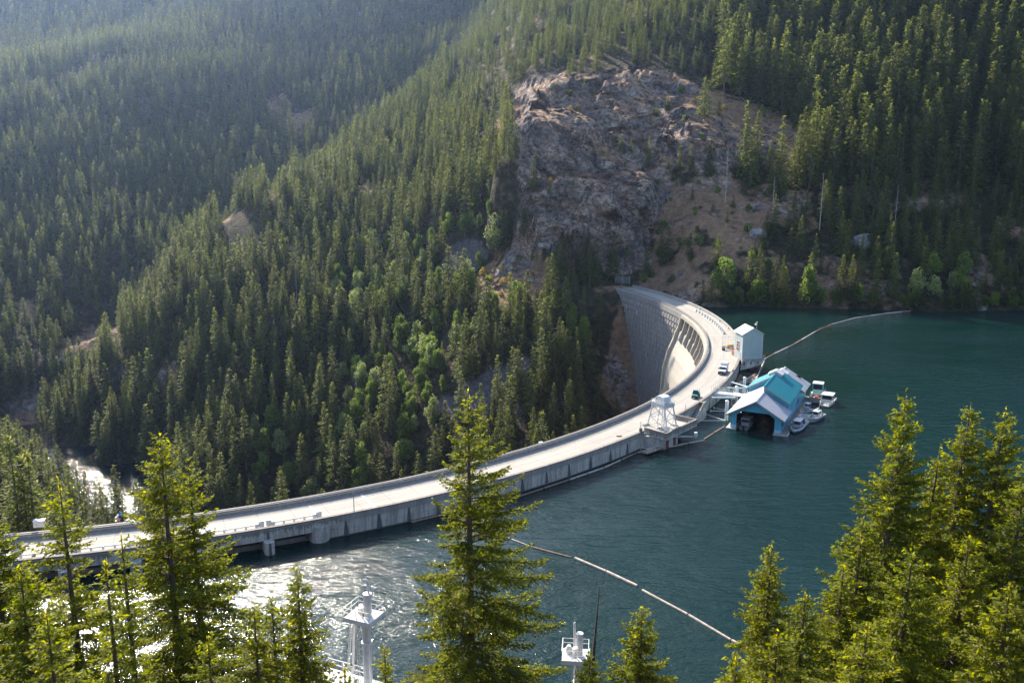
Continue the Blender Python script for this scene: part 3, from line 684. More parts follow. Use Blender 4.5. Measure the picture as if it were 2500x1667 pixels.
# joints painted across the deck
mb = MB()
for t_, w_ in ((-60.1, 0.12), (-6.2, 0.03), (-10.4, 0.02), (-63.0, 0.02)):
    MB().add([arc(194.8, t_, DZ+0.009), arc(203.4, t_, DZ+0.009), arc(203.4, t_+w_, DZ+0.009), arc(194.8, t_+w_, DZ+0.009)], [(0, 1, 2, 3)]).build('expansion_joint', 'white', dam)
mb = MB(); mb.add([arc(202.3, -60.8, DZ+.012), arc(202.8, -60.8, DZ+.012), arc(202.8, -60.1, DZ+.012), arc(202.3, -60.1, DZ+.012)], [(0, 1, 2, 3)])
mb.build('road_mark', 'white', dam)
# recessed stair through the wall
mb = MB()
for i in range(9):
    t_ = -32.3-0.14*i; z = 3.1-0.24*i; a = arc(204.2, t_, 0); c_ = arc(205.5, t_, 0); e = arc(204.2, t_-0.14, 0)-a
    mb.obox((a.x, a.y, z-0.25), (c_.x-a.x, c_.y-a.y, 0), (e.x, e.y, 0), (0, 0, 0.25))
a, c_ = arc(205.5, -31.9, 0), arc(205.5, -36.2, 0)
mb.prism([(a.x, a.y, -1), (c_.x, c_.y, -1), (c_.x, c_.y, 1.3), (arc(205.5, -33.8).x, arc(205.5, -33.8).y, 1.6), (arc(205.5, -32.4).x, arc(205.5, -32.4).y, 4.3), (a.x, a.y, 4.4)], (arc(205.8, -33)-arc(205.5, -33)))
mb.prism([arc(204.2, -31.9, -1), arc(205.5, -31.9, -1), arc(205.5, -31.9, 4.2), arc(204.2, -31.9, 4.2)], arc(204.2, -32.1)-arc(204.2, -31.9))
mb.sweep([(204.0, -1), (205.7, -1), (205.7, 0.9), (204.0, 0.9)], fr(-36.3, -33.6, 5), 0)
mb.build('stairway', 'wall', dam)

# ------------------------------------------------------------------ crane platform
PL = [Vector((30.2, 197.2, 0)), Vector((34.5, 192.7, 0)), Vector((43.6, 203.7, 0)), Vector((38.8, 208.0, 0))]
pf = thing('cantilevered_platform', 'concrete platform with low walls jutting out over the lake under the lattice crane tower', 'platform')
cc = sum(PL, Vector())/4
def inset(p, k): return Vector((cc.x+(p.x-cc.x)*k, cc.y+(p.y-cc.y)*k, 0))
def up(p, z): return Vector((p.x, p.y, z))
mb = MB(); mb.prism([up(p, 2.9) for p in PL], (0, 0, 0.42)); mb.build('slab', 'pale', pf)
for i, (a, c_) in enumerate(((PL[0], PL[1]), (PL[1], PL[2]), (PL[2], PL[3]))):
    d = (c_-a).normalized(); nrm = Vector((d.y, -d.x, 0)); 
    if nrm.dot(cc-a) > 0: nrm = -nrm
    mb = MB(); mb.obox(up(a-d*0.0, 2.7)+nrm*0.01, (c_-a), nrm*-0.32, (0, 0, 1.62), 0)
    mb.obox(up(a-d*0.05, 4.322)+nrm*0.06, (c_-a)+d*0.1, nrm*-0.44, (0, 0, 0.12+0.004*i), 1)
    mb.build('edge_wall', ['wall', 'coping'], pf)
mb = MB()
pts = [arc(203.9, -40.5), Vector((34.6, 194.5, 0)), Vector((37.0, 197.4, 0)), arc(203.9, -37.6)]
mb.prism([up(p, -12) for p in pts], (0, 0, 14.9)); mb.build('pedestal', 'wall', pf)
def red(a, c_, w): 
    m_ = MB(); d = (c_-a).normalized(); nrm = Vector((d.y, -d.x, 0)); m_.obox(up(a, -2)+nrm*0.02, (c_-a), nrm*0.12, (0, 0, 4.85)); return m_.build('steel_gate', 'rust', pf)
e = (pts[2]-pts[1]); red(pts[1]+e*0.12, pts[1]+e*0.42, 0)
mb = MB(); d = e.normalized(); q = pts[2]+d*0.9; mb.prism([up(p, -12) for p in (q, q+d*1.2, arc(203.9, -37.0), arc(203.9, -37.4))], (0, 0, 14.9)); mb.build('pedestal', 'wall', pf)
red(pts[2]+d*0.05, pts[2]+d*0.85, 0)
# stub post beside the deck
mb = MB(); p = arc(203.9, -40.6); mb.rbox(p.x-0.45, p.x+0.25, p.y-0.4, p.y+0.4, 2.5, 4.9, 0.08); mb.build('corner_post', 'wall', pf)

# lattice crane tower
cr = thing('crane_tower', 'white lattice crane tower with a rounded machine cabin on the platform', 'crane', (34.9, 200.9, 3.34), math.radians(-54))
# local axes: x along the wall outward, foot pattern about 4 x 3.4
hx, hy, tx, ty, H1 = 3.2, 1.6, 1.85, 1.35, 5.6
feet = [(-hx, -hy), (hx, -hy), (hx, hy), (-hx, hy)]; tops = [(-tx, -ty), (tx, -ty), (tx, ty), (-tx, ty)]
for (a, c_), (d_, e_) in zip(feet, tops):
    MB().tube((a, c_, 0.0), (d_, e_, H1), 0.17, 6).build('leg', 'whitesteel', cr)
def lerp(a, b, t): return tuple(x+(y-x)*t for x, y in zip(a, b))
mb = MB()
for i in range(4):
    j = (i+1) % 4; A0, A1 = (*feet[i], 0), (*tops[i], H1); B0, B1 = (*feet[j], 0), (*tops[j], H1)
    for ta, tb in ((0.0, 0.45), (0.45, 0.97)):
        mb.tube(lerp(A0, A1, ta), lerp(B0, B1, tb), 0.06, 5); mb.tube(lerp(B0, B1, ta), lerp(A0, A1, tb), 0.06, 5)
    mb.tube(lerp(A0, A1, 0.45), lerp(B0, B1, 0.45), 0.07, 5)
mb.build('cross_brace', 'whitesteel', cr)
mb = MB(); mb.box(-2.1, 2.1, -1.7, 1.7, H1, H1+0.12); 
for s_ in (-1, 1): mb.box(-2.1, 2.1, s_*1.62-0.06, s_*1.62+0.06, H1-0.45, H1+0.5); mb.box(s_*2.05-0.06, s_*2.05+0.06, -1.6, 1.6, H1-0.45, H1+0.5)
mb.box(-2.9, -2.1, -0.9, 0.9, H1, H1+0.35)
mb.build('top_deck', 'whitesteel', cr)
mb = MB(); pts = []
for x, z in ((-1.35, 0), (1.35, 0), (1.35, 1.35), (1.05, 1.72), (0.4, 1.9), (-0.4, 1.9), (-1.05, 1.72), (-1.35, 1.35)): pts.append((x, -1.15, H1+0.14+z))
mb.prism(pts, (0, 2.3, 0)); cab = mb.build('machine_cabin', 'white', cr)
for x, z in ((-0.9, 1.1), (-0.2, 0.6), (0.6, 1.0), (0.9, 0.4)): MB().box(x-0.09, x+0.09, -1.175, -1.145, H1+z, H1+z+0.2).build('cabin_vent', 'rust', cab)
mb = MB()
R_ = [(-2.05, -1.65), (2.05, -1.65), (2.05, 1.65), (-2.05, 1.65), (-2.05, -1.65)]
for z in (0.75, 1.1): mb.path([(x, y, H1+z) for x, y in R_], 0.035, 5)
for (x0, y0), (x1, y1) in zip(R_, R_[1:]):
    for s_ in (0, 0.33, 0.66): mb.tube((x0+(x1-x0)*s_, y0+(y1-y0)*s_, H1+0.1), (x0+(x1-x0)*s_, y0+(y1-y0)*s_, H1+1.1), 0.035, 5)
mb.build('railing', 'whitesteel', cr)
mb = MB(); mb.lathe((0, 0, H1-1.6), [(0.05, 0), (0.3, 0.6), (0.45, 0.9), (0.45, 1.5)], 10); mb.build('hopper', 'whitesteel', cr)
mb = MB(); mb.tube((0, 0, 0.1), (0, 0, H1-1.4), 0.09, 6); mb.tube((0.4, 0.2, 0.1), (0.4, 0.2, H1), 0.12, 6)
for z in fr(0.2, H1, 16): mb.tube((-0.5, 1.2, z), (-0.15, 1.2, z), 0.03, 4)
mb.tube((-0.5, 1.2, 0), (-0.5, 1.2, H1), 0.04, 4); mb.tube((-0.15, 1.2, 0), (-0.15, 1.2, H1), 0.04, 4)
mb.build('hoist_pipe', 'whitesteel', cr)
# clutter at the tower's foot
random.seed(5)
for k, (u, v, l, lab) in enumerate(((1577, 1036, 1.9, 'short white beam lying at the back foot of the lattice tower'), (1648, 1037, 1.6, 'white pipe lying on the platform at the lake side of the lattice tower'), (1628, 1052, 1.2, 'white pipe lying at the front right foot of the lattice tower'))):
    p = W(u, v, 3.5); mb = MB(); mb.tube((-l/2, 0, 0), (l/2, 0, 0), 0.22, 8); mb.tube((-l/2, 0, -.05), (-l/2+.15, 0, -.05), 0.27, 8)
    tag(mb.build('steel_pipe', 'white', None, loc=(p.x, p.y, 3.57), rz=math.radians(35 if k == 0 else -30)), lab, 'pipe', 'pipes stored on the crane platform')
hp = thing('hoist_frame', 'low white winch frame lying between the feet of the lattice tower', 'winch', (34.9, 199.6, 3.33), 0.4)
mb = MB(); mb.box(-1.2, 1.2, -0.5, -0.38, 0, 0.3); mb.box(-1.2, 1.2, 0.38, 0.5, 0, 0.3)
for x in (-1.1, -0.4, 0.4, 1.1): mb.box(x-0.06, x+0.06, -0.38, 0.38, 0.05, 0.2)
mb.build('frame', 'whitesteel', hp); MB().tube((-0.6, -0.36, 0.45), (-0.6, 0.36, 0.45), 0.3, 12).build('drum', 'grey', hp); MB().tube((0.4, -0.3, 0.4), (0.9, 0.3, 0.4), 0.22, 10).build('motor', 'white', hp)

# grating landing with rails near the water below the platform
ld = thing('service_landing', 'small railed steel landing just above the water below the crane platform', 'landing')
q0, q1 = W(1563, 1103, 0.5), W(1607, 1087, 0.5); d = (q1-q0); d.z = 0; nn = Vector((d.y, -d.x, 0)).normalized()
mb = MB(); mb.obox((q0.x, q0.y, 0.45), d, nn*2.0, (0, 0, 0.12)); mb.build('grating', 'wood', ld)
mb = MB()
def rail(mb, P, h=1.05, r=0.035, zs=(0.55, 1.05), step=1.2):
    for a, c_ in zip(P, P[1:]):
        a, c_ = Vector(a), Vector(c_)
        for z in zs: mb.tube(a+Vector((0, 0, z)), c_+Vector((0, 0, z)), r, 5)
        n = max(1, int((c_-a).length/step))
        for k in range(n+1):
            p = a.lerp(c_, k/n); mb.tube(p, p+Vector((0, 0, h)), r, 5)
    return mb
e0 = Vector((q0.x, q0.y, 0.57)); rail(mb, [e0, e0+nn*2, e0+nn*2+d*0.45]); mb.build('railing', 'whitesteel', ld); mb = MB(); rail(mb, [e0+d*0.6, e0+d*0.6+nn*1.2, e0+d+nn*1.6]); mb.build('railing', 'whitesteel', ld)
# camera arm hanging under the platform
am = thing('instrument_arm', 'white instrument box on a lattice arm reaching out below the crane platform', 'instrument', (37.5, 196.6, 0))
mb = MB(); a = Vector((-1.2, 0.3, 2.4)); t_ = Vector((4.6, 1.4, 2.0))
for o_ in ((0, 0, 0.3), (0, 0.25, -0.15), (0, -0.25, -0.15)): mb.tube(a+Vector(o_), t_, 0.05, 5)
for k in range(7):
    s_ = k/7; mb.tube(a.lerp(t_, s_)+Vector((0, 0, 0.3*(1-s_))), a.lerp(t_, s_+0.12)+Vector((0, 0.2*(1-s_), -0.12)), 0.035, 4)
mb.build('arm', 'whitesteel', am)
MB().rbox(4.4, 5.1, 1.1, 1.75, 2.1, 3.0, 0.05).build('instrument_box', 'white', am); MB().tube((4.75, 1.4, 1.6), (4.75, 1.4, 2.15), 0.1, 6).build('bracket', 'whitesteel', am)

# ------------------------------------------------------------------ tower house on its bracket platform
gh = thing('tower_house', 'tall grey metal-clad tower house with a white gabled roof beside the dam road', 'building')
g0, g1, g3 = Vector((70.5, 269.3, 0)), Vector((76.9, 270.5, 0)), Vector((69.6, 275.4, 0)); g2 = g1+(g3-g0)
zb, zt = 3.45, 11.4
mb = MB(); mb.prism([up(p, zb) for p in (g0, g1, g2, g3)], (0, 0, zt-zb))
xm = (g0+g1)/2; ym = (g3+g2)/2; 
mb.prism([up(g0, zt), up(g1, zt), up(xm, zt+1.75)], g3-g0)
mb.build('wall', 'greyside', gh)
ex_ = (g1-g0).normalized(); ey_ = (g3-g0).normalized(); mb = MB()
for s_ in (-1, 1):
    e = (g0 if s_ < 0 else g1)+ex_*0.45*s_; sl = up(e, zt-0.25)-ey_*0.35; rd = up(xm, zt+1.82)-ey_*0.35
    L_ = (g3-g0).length+0.7; nv = Vector((0, 0, 0.12)); mb.obox(sl, rd-sl, ey_*L_, nv)
mb.build('roof', 'white', gh)
mb = MB(); q = g0-ex_*0.03
for s_, z in ((0.55, 7.3),):
    for k, (c_z0, c_z1) in enumerate(((5.6, 6.7), (6.85, 7.6), (7.75, 8.5))):
        b0 = g0+ey_*2.6-ex_*0.02; mb.obox(up(b0, c_z0), ey_*1.7, ex_*-0.05, (0, 0, c_z1-c_z0))
mb.build('window', 'rust', gh)
mb = MB(); b0 = g0+ey_*2.45-ex_*0.03
for z in (5.5, 6.72, 7.62, 8.52): mb.obox(up(b0, z), ey_*2.0, ex_*-0.08, (0, 0, 0.13))
for yy in (0, 1.9): mb.obox(up(b0+ey_*yy, 5.5), ey_*0.12, ex_*-0.08, (0, 0, 3.1))
mb.build('window_frame', 'white', gh)
mb = MB(); mb.obox(up(g0+ey_*0.35, zb), ey_*0.95, ex_*-0.05, (0, 0, 2.1)); mb.build('door', 'trim', gh)
mb = MB(); mb.obox(up(g0+ey_*0.25, zb), ey_*0.1, ex_*-0.08, (0, 0, 2.25)); mb.obox(up(g0+ey_*1.3, zb), ey_*0.1, ex_*-0.08, (0, 0, 2.25)); mb.obox(up(g0+ey_*0.25, zb+2.15), ey_*1.15, ex_*-0.09, (0, 0, 0.1)); mb.build('door_frame', 'white', gh)
for p in (g0, g1): MB().obox(up(p, zb)-ex_*0.09-ey_*0.09, ex_*0.18, ey_*0.18, (0, 0, zt-zb)).build('corner_trim', 'white', gh)
mb = MB(); mb.obox(up(g0+ex_*0.25, zt-0.75)-ey_*0.5, ex_*0.55, ey_*0.5, (0, 0, 0.1)); mb.build('floodlight', 'white', gh); mb = MB(); mb.obox(up(g0+ey_*0.5, zt-0.6)-ex_*0.5, ex_*0.5, ey_*0.35, (0, 0, 0.14)); mb.build('floodlight', 'white', gh)
wv = thing('weather_mast', 'thin mast with white sensors rising behind the grey tower house roof', 'mast', (75.8, 273.9, 0))
mb = MB(); mb.tube((0, 0, 3.3), (0, 0, 14.3), 0.06, 5); mb.build('pole', 'rail', wv); mb = MB(); mb.lathe((-0.35, 0, 13.3), [(0.1, 0), (0.3, 0.1), (0.3, 0.5), (0.1, 0.6)], 8); mb.lathe((0, 0, 14.2), [(0.05, 0), (0.22, 0.1), (0.05, 0.25)], 8); mb.build('sensor', 'white', wv)
bp = thing('bracket_platform', 'concrete bracket platform carrying the grey tower house over the water', 'platform')
k0, k1 = g0-ey_*1.1-ex_*0.2, g1-ey_*1.1+ex_*0.9; k3 = k0+ey_*8; k2 = k1+ey_*8
mb = MB(); mb.prism([up(p, 3.05) for p in (k0, k1, k2, k3)], (0, 0, 0.38)); mb.build('slab', 'wall', bp)
for yy in (0.3, 3.4, 6.8):
    a = k0+ey_*yy; mb = MB(); mb.prism([up(a, 3.04), up(a+ex_*7.0, 3.04), up(a+ex_*7.0, 2.3), up(a+ex_*3.6, 1.1), up(a-ex_*0.4, 0.3)], ey_*0.5); mb.build('bracket', 'wall', bp)
    if yy == 0.3:
        mb = MB()
        for xx in (0.5, 2.7, 4.9): mb.obox(up(a+ex_*xx, 1.8-xx*-0.06)-ey_*0.05, ex_*0.45, ey_*0.05, (0, 0, 1.2))
        mb.build('rib_stain', 'stain', bp)
mb = MB(); rail(mb, [up(k0+ex_*0.3, 3.43), up(k1-ex_*0.1, 3.43), up(k2-ex_*0.1, 3.43)]); mb.build('railing', 'whitesteel', bp)
mb = MB(); mb.obox(up(k0+ex_*3.0+ey_*1.5, -3), ex_*1.6, ey_*1.2, (0, 0, 4.5)); mb.build('intake_frame', 'rust', bp)

# right abutment: mesh fence, road viaduct along the shore
fe = thing('mesh_fence', 'grey wire mesh fence between steel posts at the far end of the dam road', 'fence')
a, c_ = W(1503, 699, 3.3), W(1537, 699, 3.3); a.z = c_.z = 3.2
mb = MB()
for k in range(3): p = a.lerp(c_, k/2); mb.tube(p, p+Vector((0, 0, 5.0)), 0.09, 6)
mb.build('post', 'grey', fe)
mt, ntt, bb = newmat('wire_mesh')
bb.inputs['Base Color'].default_value = (0.2, 0.21, 0.22, 1); bb.inputs['Roughness'].default_value = 0.5; M['mesh'] = mt
mb = MB()
for k in range(41): p = a.lerp(c_, k/40); mb.tube(p, p+Vector((0, 0, 4.8)), 0.022, 3, cap=False)
for k in range(30): mb.tube(a+Vector((0, 0, 0.16*k+0.1)), c_+Vector((0, 0, 0.16*k+0.1)), 0.022, 3, cap=False)
mb.build('mesh_panel', 'mesh', fe)
vd = thing('road_viaduct', 'low concrete road viaduct on posts along the far shore behind the dam', 'bridge')
v0, v1 = Vector((60.5, 421, 0)), Vector((92, 417.5, 0)); d = v1-v0; nn = Vector((-d.y, d.x, 0)).normalized()
mb = MB(); mb.obox(up(v0, 2.6), d, nn*5, (0, 0, 0.5)); mb.build('deck', 'grid', vd)
mb = MB(); mb.obox(up(v0, 3.1), d, nn*0.25, (0, 0, 0.65)); 
mb.build('parapet', 'parapet', vd)
for s_ in (0.22, 0.6, 0.97):
    p = v0.lerp(v1, s_); MB().obox(up(p, -4), d.normalized()*0.9, nn*0.8, (0, 0, 6.6)).build('column', 'grid', vd)
mb = MB(); mb.obox(up(v0.lerp(v1, 0.66), -1)+nn*3.5, d*0.3, nn*0.4, (0, 0, 3.4)); mb.build('retaining_wall', 'wall', vd)
tag(MB().prism([up(p, -10) for p in (Vector((5.5, 421, 0)), Vector((16.5, 424, 0)), Vector((16.5, 425, 0)), Vector((5.5, 422, 0)))], (0, 0, 11.5)).build('retaining_wall', 'wall'), 'pale concrete retaining wall half hidden by conifers left of the dam end', 'wall')

# log debris boom hugging the dam wall
def boom(name, label, pts, r, mats, seg=6.0, gap=0.25, group=None, seed=1):
    t = thing(name, label, 'log boom', group=group); random.seed(seed)
    for a, c_ in zip(pts, pts[1:]):
        a, c_ = Vector(a), Vector(c_); L = (c_-a).length; n = max(1, round(L/seg))
        for k in range(n):
            p, q = a.lerp(c_, k/n), a.lerp(c_, (k+1)/n); e = (q-p).normalized()*gap*0.5
            mb = MB(); rr_ = r*0.78*(0.8+0.4*random.random()); mb.tube(p+e+Vector((0, 0, 0.04)), q-e+Vector((0, 0, 0.04)), rr_, 8, 0, rr_*0.85); mb.build('log', random.choice(mats), t)
    return t
boom('log_boom', 'brown log boom floating close along the foot of the dam wall', [W(1003, 1275, 0)]+[arc(r_, t_, 0) for r_, t_ in ((205.6, -52), (205.3, -48), (205.5, -45))]+[W(1555, 1105, 0), W(1605, 1098, 0), W(1680, 1082, 0), W(1720, 1075, 0)], 0.26, ['logred', 'log'], 7, seed=2)
boom('log_boom', 'orange-brown log boom from the front corner of the boathouse toward the crane platform', [W(1718, 1073, 0), W(1768, 1042, 0)], 0.3, ['logred'], 5, seed=4)
boom('log_boom', 'long pale log boom curving from the tower house across the lake to the far shore', [W(1842, 935, 0), W(1868, 876, 0), W(1890, 864, 0), W(1905, 857, 0), W(1940, 840, 0), W(1990, 810, 0), W(2030, 792, 0), W(2090, 776, 0), W(2160, 766, 0), W(2243, 757, 0)], 0.34, ['log', 'logred', 'log'], 8, seed=5)
boom('log_boom', 'straight pale log boom crossing the near lake beside the tall central conifer', [W(1130, 1270, 0), W(1240, 1313, 0), W(1300, 1336, 0), W(1396, 1361, 0)], 0.22, ['log', 'logred'], 7, seed=6)
boom('log_boom', 'two-log pale boom section ending short of the gap in the near lake', [W(1402, 1362, 0), W(1480, 1395, 0), W(1557, 1431, 0)], 0.38, ['log'], 12, seed=7)
boom('log_boom', 'pale log boom running behind the conifers at the lower right of the lake', [W(1567, 1440, 0), W(1680, 1500, 0), W(1785, 1562, 0), W(1860, 1600, 0)], 0.3, ['log'], 9, seed=8)
t = thing('debris_raft', 'triangular brown raft of floating wood behind the boathouse by the dam wall', 'raft')
ra, rb_, rc = W(1798, 940, 0), W(1846, 913, 0), W(1850, 930, 0); mb = MB(); random.seed(3)
for k in range(90):
    s_, q = random.random(), random.random()
    if s_+q > 1: s_, q = 1-s_, 1-q
    p = ra+(rb_-ra)*s_+(rc-ra)*q; a = random.random()*3.1; l = 0.3+random.random()*0.9
    mb.tube((p.x-l*math.cos(a), p.y-l*math.sin(a), 0.06), (p.x+l*math.cos(a), p.y+l*math.sin(a), 0.1), 0.09, 5, random.choice((0, 0, 0, 1)))
mb.build('driftwood', ['logred', 'log'], t); mb = MB()
mb.tube(ra, rb_, 0.28, 7); mb.build('log', 'log', t)
for (u, v, n_, lab) in ((1870, 868, 10, 'yellow-green tuft growing on the boom log nearest the tower house'), (2015, 803, 16, 'yellow-green tuft growing on the middle of the long lake boom')):
    random.seed(u); mb = MB(); p = W(u, v, 0.1)
    for k in range(n_*8):
        s_ = (random.random()-0.5)*(9 if n_ > 12 else 5); e = Vector((0.8, 0.55, 0))*s_ if n_ > 12 else Vector((0.5, 0.8, 0))*s_
        q = p+e+Vector((random.uniform(-.3, .3), random.uniform(-.3, .3), random.uniform(0.1, 0.9))); w_ = 0.18
        mb.add([q, q+Vector((w_, 0, w_)), q+Vector((0, w_, w_*1.5))], [(0, 1, 2)])
    tag(mb.build('water_plant', 'shrub'), lab, 'plant', 'tufts growing on the long boom')

# ------------------------------------------------------------------ boathouse (local frame: x across the front, y back, origin front-left wall corner)
BE = math.atan2(-0.445, 0.895)
bh = thing('boathouse', 'floating blue boathouse with pale metal roofs and a raised teal middle roof', 'building', (53.2, 210.6, 0), BE)
WD, LN, EV, RDG = 11.9, 37.5, 3.55, 7.6; XM = 5.95; SL = (RDG-EV)/(XM+1.05)
def rz_(x, base=0.0): return RDG-abs(x-XM)*SL+base
ops = [(1.4, 0.3), (1.4, 3.75), (2.85, 4.75), (9.1, 4.75), (10.45, 3.75), (10.45, 0.3)]
# front gable: two jambs and the header
mb = MB()
mb.prism([(0, 0, 1.1), (1.4, 0, 1.1), (1.4, 0, rz_(1.4)-.12), (0, 0, rz_(0)-.12)], (0, 0.18, 0), 0)
mb.prism([(10.45, 0, 1.1), (WD, 0, 1.1), (WD, 0, rz_(WD)-.12), (10.45, 0, rz_(10.45)-.12)], (0, 0.18, 0), 0)
mb.prism([(1.4, 0, 3.75), (2.85, 0, 4.75), (9.05, 0, 4.75), (10.45, 0, 3.75), (10.45, 0, rz_(10.45)-.12), (XM, 0, RDG-.12), (1.4, 0, rz_(1.4)-.12)], (0, 0.18, 0), 0)
mb.box(0, 0.18, 0.18, LN, 1.1, 3.3, 0); mb.box(WD-0.18, WD, 0.18, LN, 0.3, 1.3, 0); mb.box(WD-0.18, WD, 0.18, LN, 2.6, 3.4, 0)
# side wall with openings (door bays) on the dock side
for y0, y1 in ((0.18, 1.2), (4.2, 10.4), (11.4, 12.6), (13.6, 21.5), (22.3, 23.4), (26.2, LN)): mb.box(WD-0.18, WD, y0, y1, 1.3, 2.6, 0)
mb.prism([(0, LN-.18, 0.4), (WD, LN-.18, 0.4), (WD, LN-.18, rz_(WD)-.12), (XM, LN-.18, RDG-.12), (0, LN-.18, rz_(0)-.12)], (0, 0.18, 0), 0)
mb.build('wall', 'blueside', bh)
mb = MB(); mb.box(-0.02, 1.42, -0.02, 0.2, 0.3, 1.1); mb.box(10.43, WD+0.02, -0.02, 0.2, 0.3, 1.1); mb.box(-0.02, 0.2, 0.2, LN, 0.3, 1.1); mb.build('base_band', 'skirt', bh)
mb = MB(); mb.box(1.36, 1.44, 0.01, 0.3, 0.3, 3.75); mb.box(10.41, 10.49, 0.01, 0.3, 0.3, 3.75); mb.build('door_jamb', 'rust', bh)
mb = MB(); mb.box(1.5, 10.4, LN-0.5, LN-0.3, 0.2, 6); mb.box(0.25, 0.45, 0.5, LN-0.5, 0.3, 3.3); mb.box(WD-0.45, WD-0.25, 0.5, LN-0.5, 0.3, 3.3); mb.build('inner_lining', 'dark', bh)  # near-black sheets carry the shade inside the boathouse in their colour
# roofs
def roof_half(mb, side, y0, y1, lift, th=0.16, over=1.05, xr=None):
    xe = -over if side < 0 else WD+over; ze = rz_(xe, lift)
    mb.obox((xe, y0, ze), (XM-xe, 0, RDG+lift-ze), (0, y1-y0, 0), (0, 0, th))
mb = MB(); roof_half(mb, -1, -1.0, 19.6, 0); roof_half(mb, 1, -1.0, 8.6, 0); mb.build('front_roof', 'roofgrey', bh)
mb = MB(); roof_half(mb, -1, 28.3, LN+0.9, 0); roof_half(mb, 1, 28.3, LN+0.9, 0); mb.build('rear_roof', 'roofgrey', bh)
LIFT = 1.55
mb = MB(); roof_half(mb, -1, 19.4, 28.5, LIFT, over=0.4); roof_half(mb, 1, 8.3, 28.5, LIFT, over=0.55); mb.build('raised_roof', 'teal', bh)
# raised gable infill walls
mb = MB()
mb.prism([(-0.0, 19.9, rz_(0)), (XM, 19.9, RDG), (XM, 19.9, RDG+LIFT-.02), (0, 19.9, rz_(0)+LIFT-.02)], (0, 0.15, 0)); 
mb.prism([(WD, 8.9, rz_(WD)), (XM, 8.9, RDG), (XM, 8.9, RDG+LIFT-.02), (WD, 8.9, rz_(WD)+LIFT-.02)], (0, 0.15, 0))
mb.box(XM-0.12, XM+0.02, 9.0, 20.0, RDG-0.2, RDG+LIFT-0.02); mb.box(-0.01, 0.15, 20.05, 28.2, 3.3, rz_(0)+LIFT-.02); mb.box(WD-0.15, WD+0.01, 9.05, 28.2, 3.4, rz_(WD)+LIFT-.05)
mb.prism([(0, 28.1, rz_(0)), (XM, 28.1, RDG), (XM, 28.1, RDG+LIFT-.02), (0, 28.1, rz_(0)+LIFT-.02)], (0, 0.15, 0)); mb.prism([(WD, 28.1, rz_(WD)), (XM, 28.1, RDG), (XM, 28.1, RDG+LIFT-.02), (WD, 28.1, rz_(WD)+LIFT-.02)], (0, 0.15, 0))
mb.build('raised_wall', 'blueside', bh)
def fascia(y, lift, sides, over=1.05):
    mb = MB()
    for s_ in sides:
        xe = -over if s_ < 0 else WD+over; ze = rz_(xe, lift); mb.obox((xe, y-0.06, ze-0.22), (XM-xe, 0, RDG+lift-ze), (0, 0.06, 0), (0, 0, 0.4))
    return mb.build('fascia', 'trim', bh)
fascia(-1.0, 0, (-1, 1)); fascia(19.4, LIFT, (-1,), 0.4); fascia(8.3, LIFT, (1,), 0.55); fascia(28.3, 0, (-1, 1))
mb = MB(); mb.box(XM-0.18, XM+0.18, -1.02, 8.5, RDG+0.1, RDG+0.2); mb.box(XM-0.18, XM+0.18, 28.6, LN+0.92, RDG+0.1, RDG+0.2); mb.build('ridge_cap', 'roofgrey', bh)
mb = MB(); mb.box(XM-0.16, XM+0.16, 8.3, 28.5, RDG+LIFT+0.1, RDG+LIFT+0.2); mb.build('ridge_cap', 'teal', bh)
mb = MB()
for y0, y1, x0, x1, lf in ((2.3, 5.6, XM-2.6, XM-0.35, 0.0),):
    mb.obox((x0, y0, rz_(x0)+0.17), (x1-x0, 0, rz_(x1)-rz_(x0)), (0, y1-y0, 0), (0, 0, 0.18))
mb.build('skylight', 'white', bh)
for y0, lf in ((23.0, LIFT), (31.0, 0.0)):
    mb = MB()
    for s_ in (-1, 1):
        xe = XM+s_*1.9; mb.obox((xe, y0, RDG+lf+0.75-1.9*SL*0.95), (XM-xe, 0, 1.9*SL*0.95), (0, 3.0, 0), (0, 0, 0.12))
    mb.box(XM-1.2, XM+1.2, y0+0.15, y0+2.85, RDG+lf-0.5, RDG+lf+0.05); mb.prism([(XM-1.6, y0+.1, RDG+lf-0.7), (XM+1.6, y0+.1, RDG+lf-0.7), (XM+1.6, y0+.1, RDG+lf-0.2), (XM, y0+.1, RDG+lf+0.72), (XM-1.6, y0+.1, RDG+lf-0.2)], (0, 2.8, 0))
    mb.build('ridge_vent', 'white', bh)
# interior trusses and dock posts
mb = MB()
for y in (5, 12, 19, 26, 33):
    mb.bar((0.4, y, 3.3), (WD-0.4, y, 3.3), 0.18, 0.25); mb.bar((0.4, y, 3.35), (XM, y, RDG-0.5), 0.15, 0.2); mb.bar((WD-0.4, y, 3.35), (XM, y, RDG-0.5), 0.15, 0.2); mb.tube((XM, y, 3.3), (XM, y, RDG-0.5), 0.08, 5)
mb.build('roof_truss', 'dark', bh)
mb = MB()
for y in (11.4, 12.6, 13.6, 22.3, 23.4): mb.box(WD-0.05, WD+0.06, y-0.08, y+0.08, 0.35, 3.3)
mb.bar((WD+0.05, 11, 0.6), (WD+0.05, 22, 3.2), 0.06, 0.12); mb.build('door_frame', 'skirt', bh)
mb = MB(); mb.box(WD+0.005, WD+0.05, 12.65, 13.55, 0.35, 2.5); mb.build('door', 'trim', bh)
mb = MB(); mb.box(-0.9, 1.45, -0.5, LN, -0.3, 0.28, 1); mb.box(10.35, 13.6, -0.6, LN+0.3, -0.3, 0.28, 0)
mb.build('dock_deck', ['dock', 'dockpale'], bh)
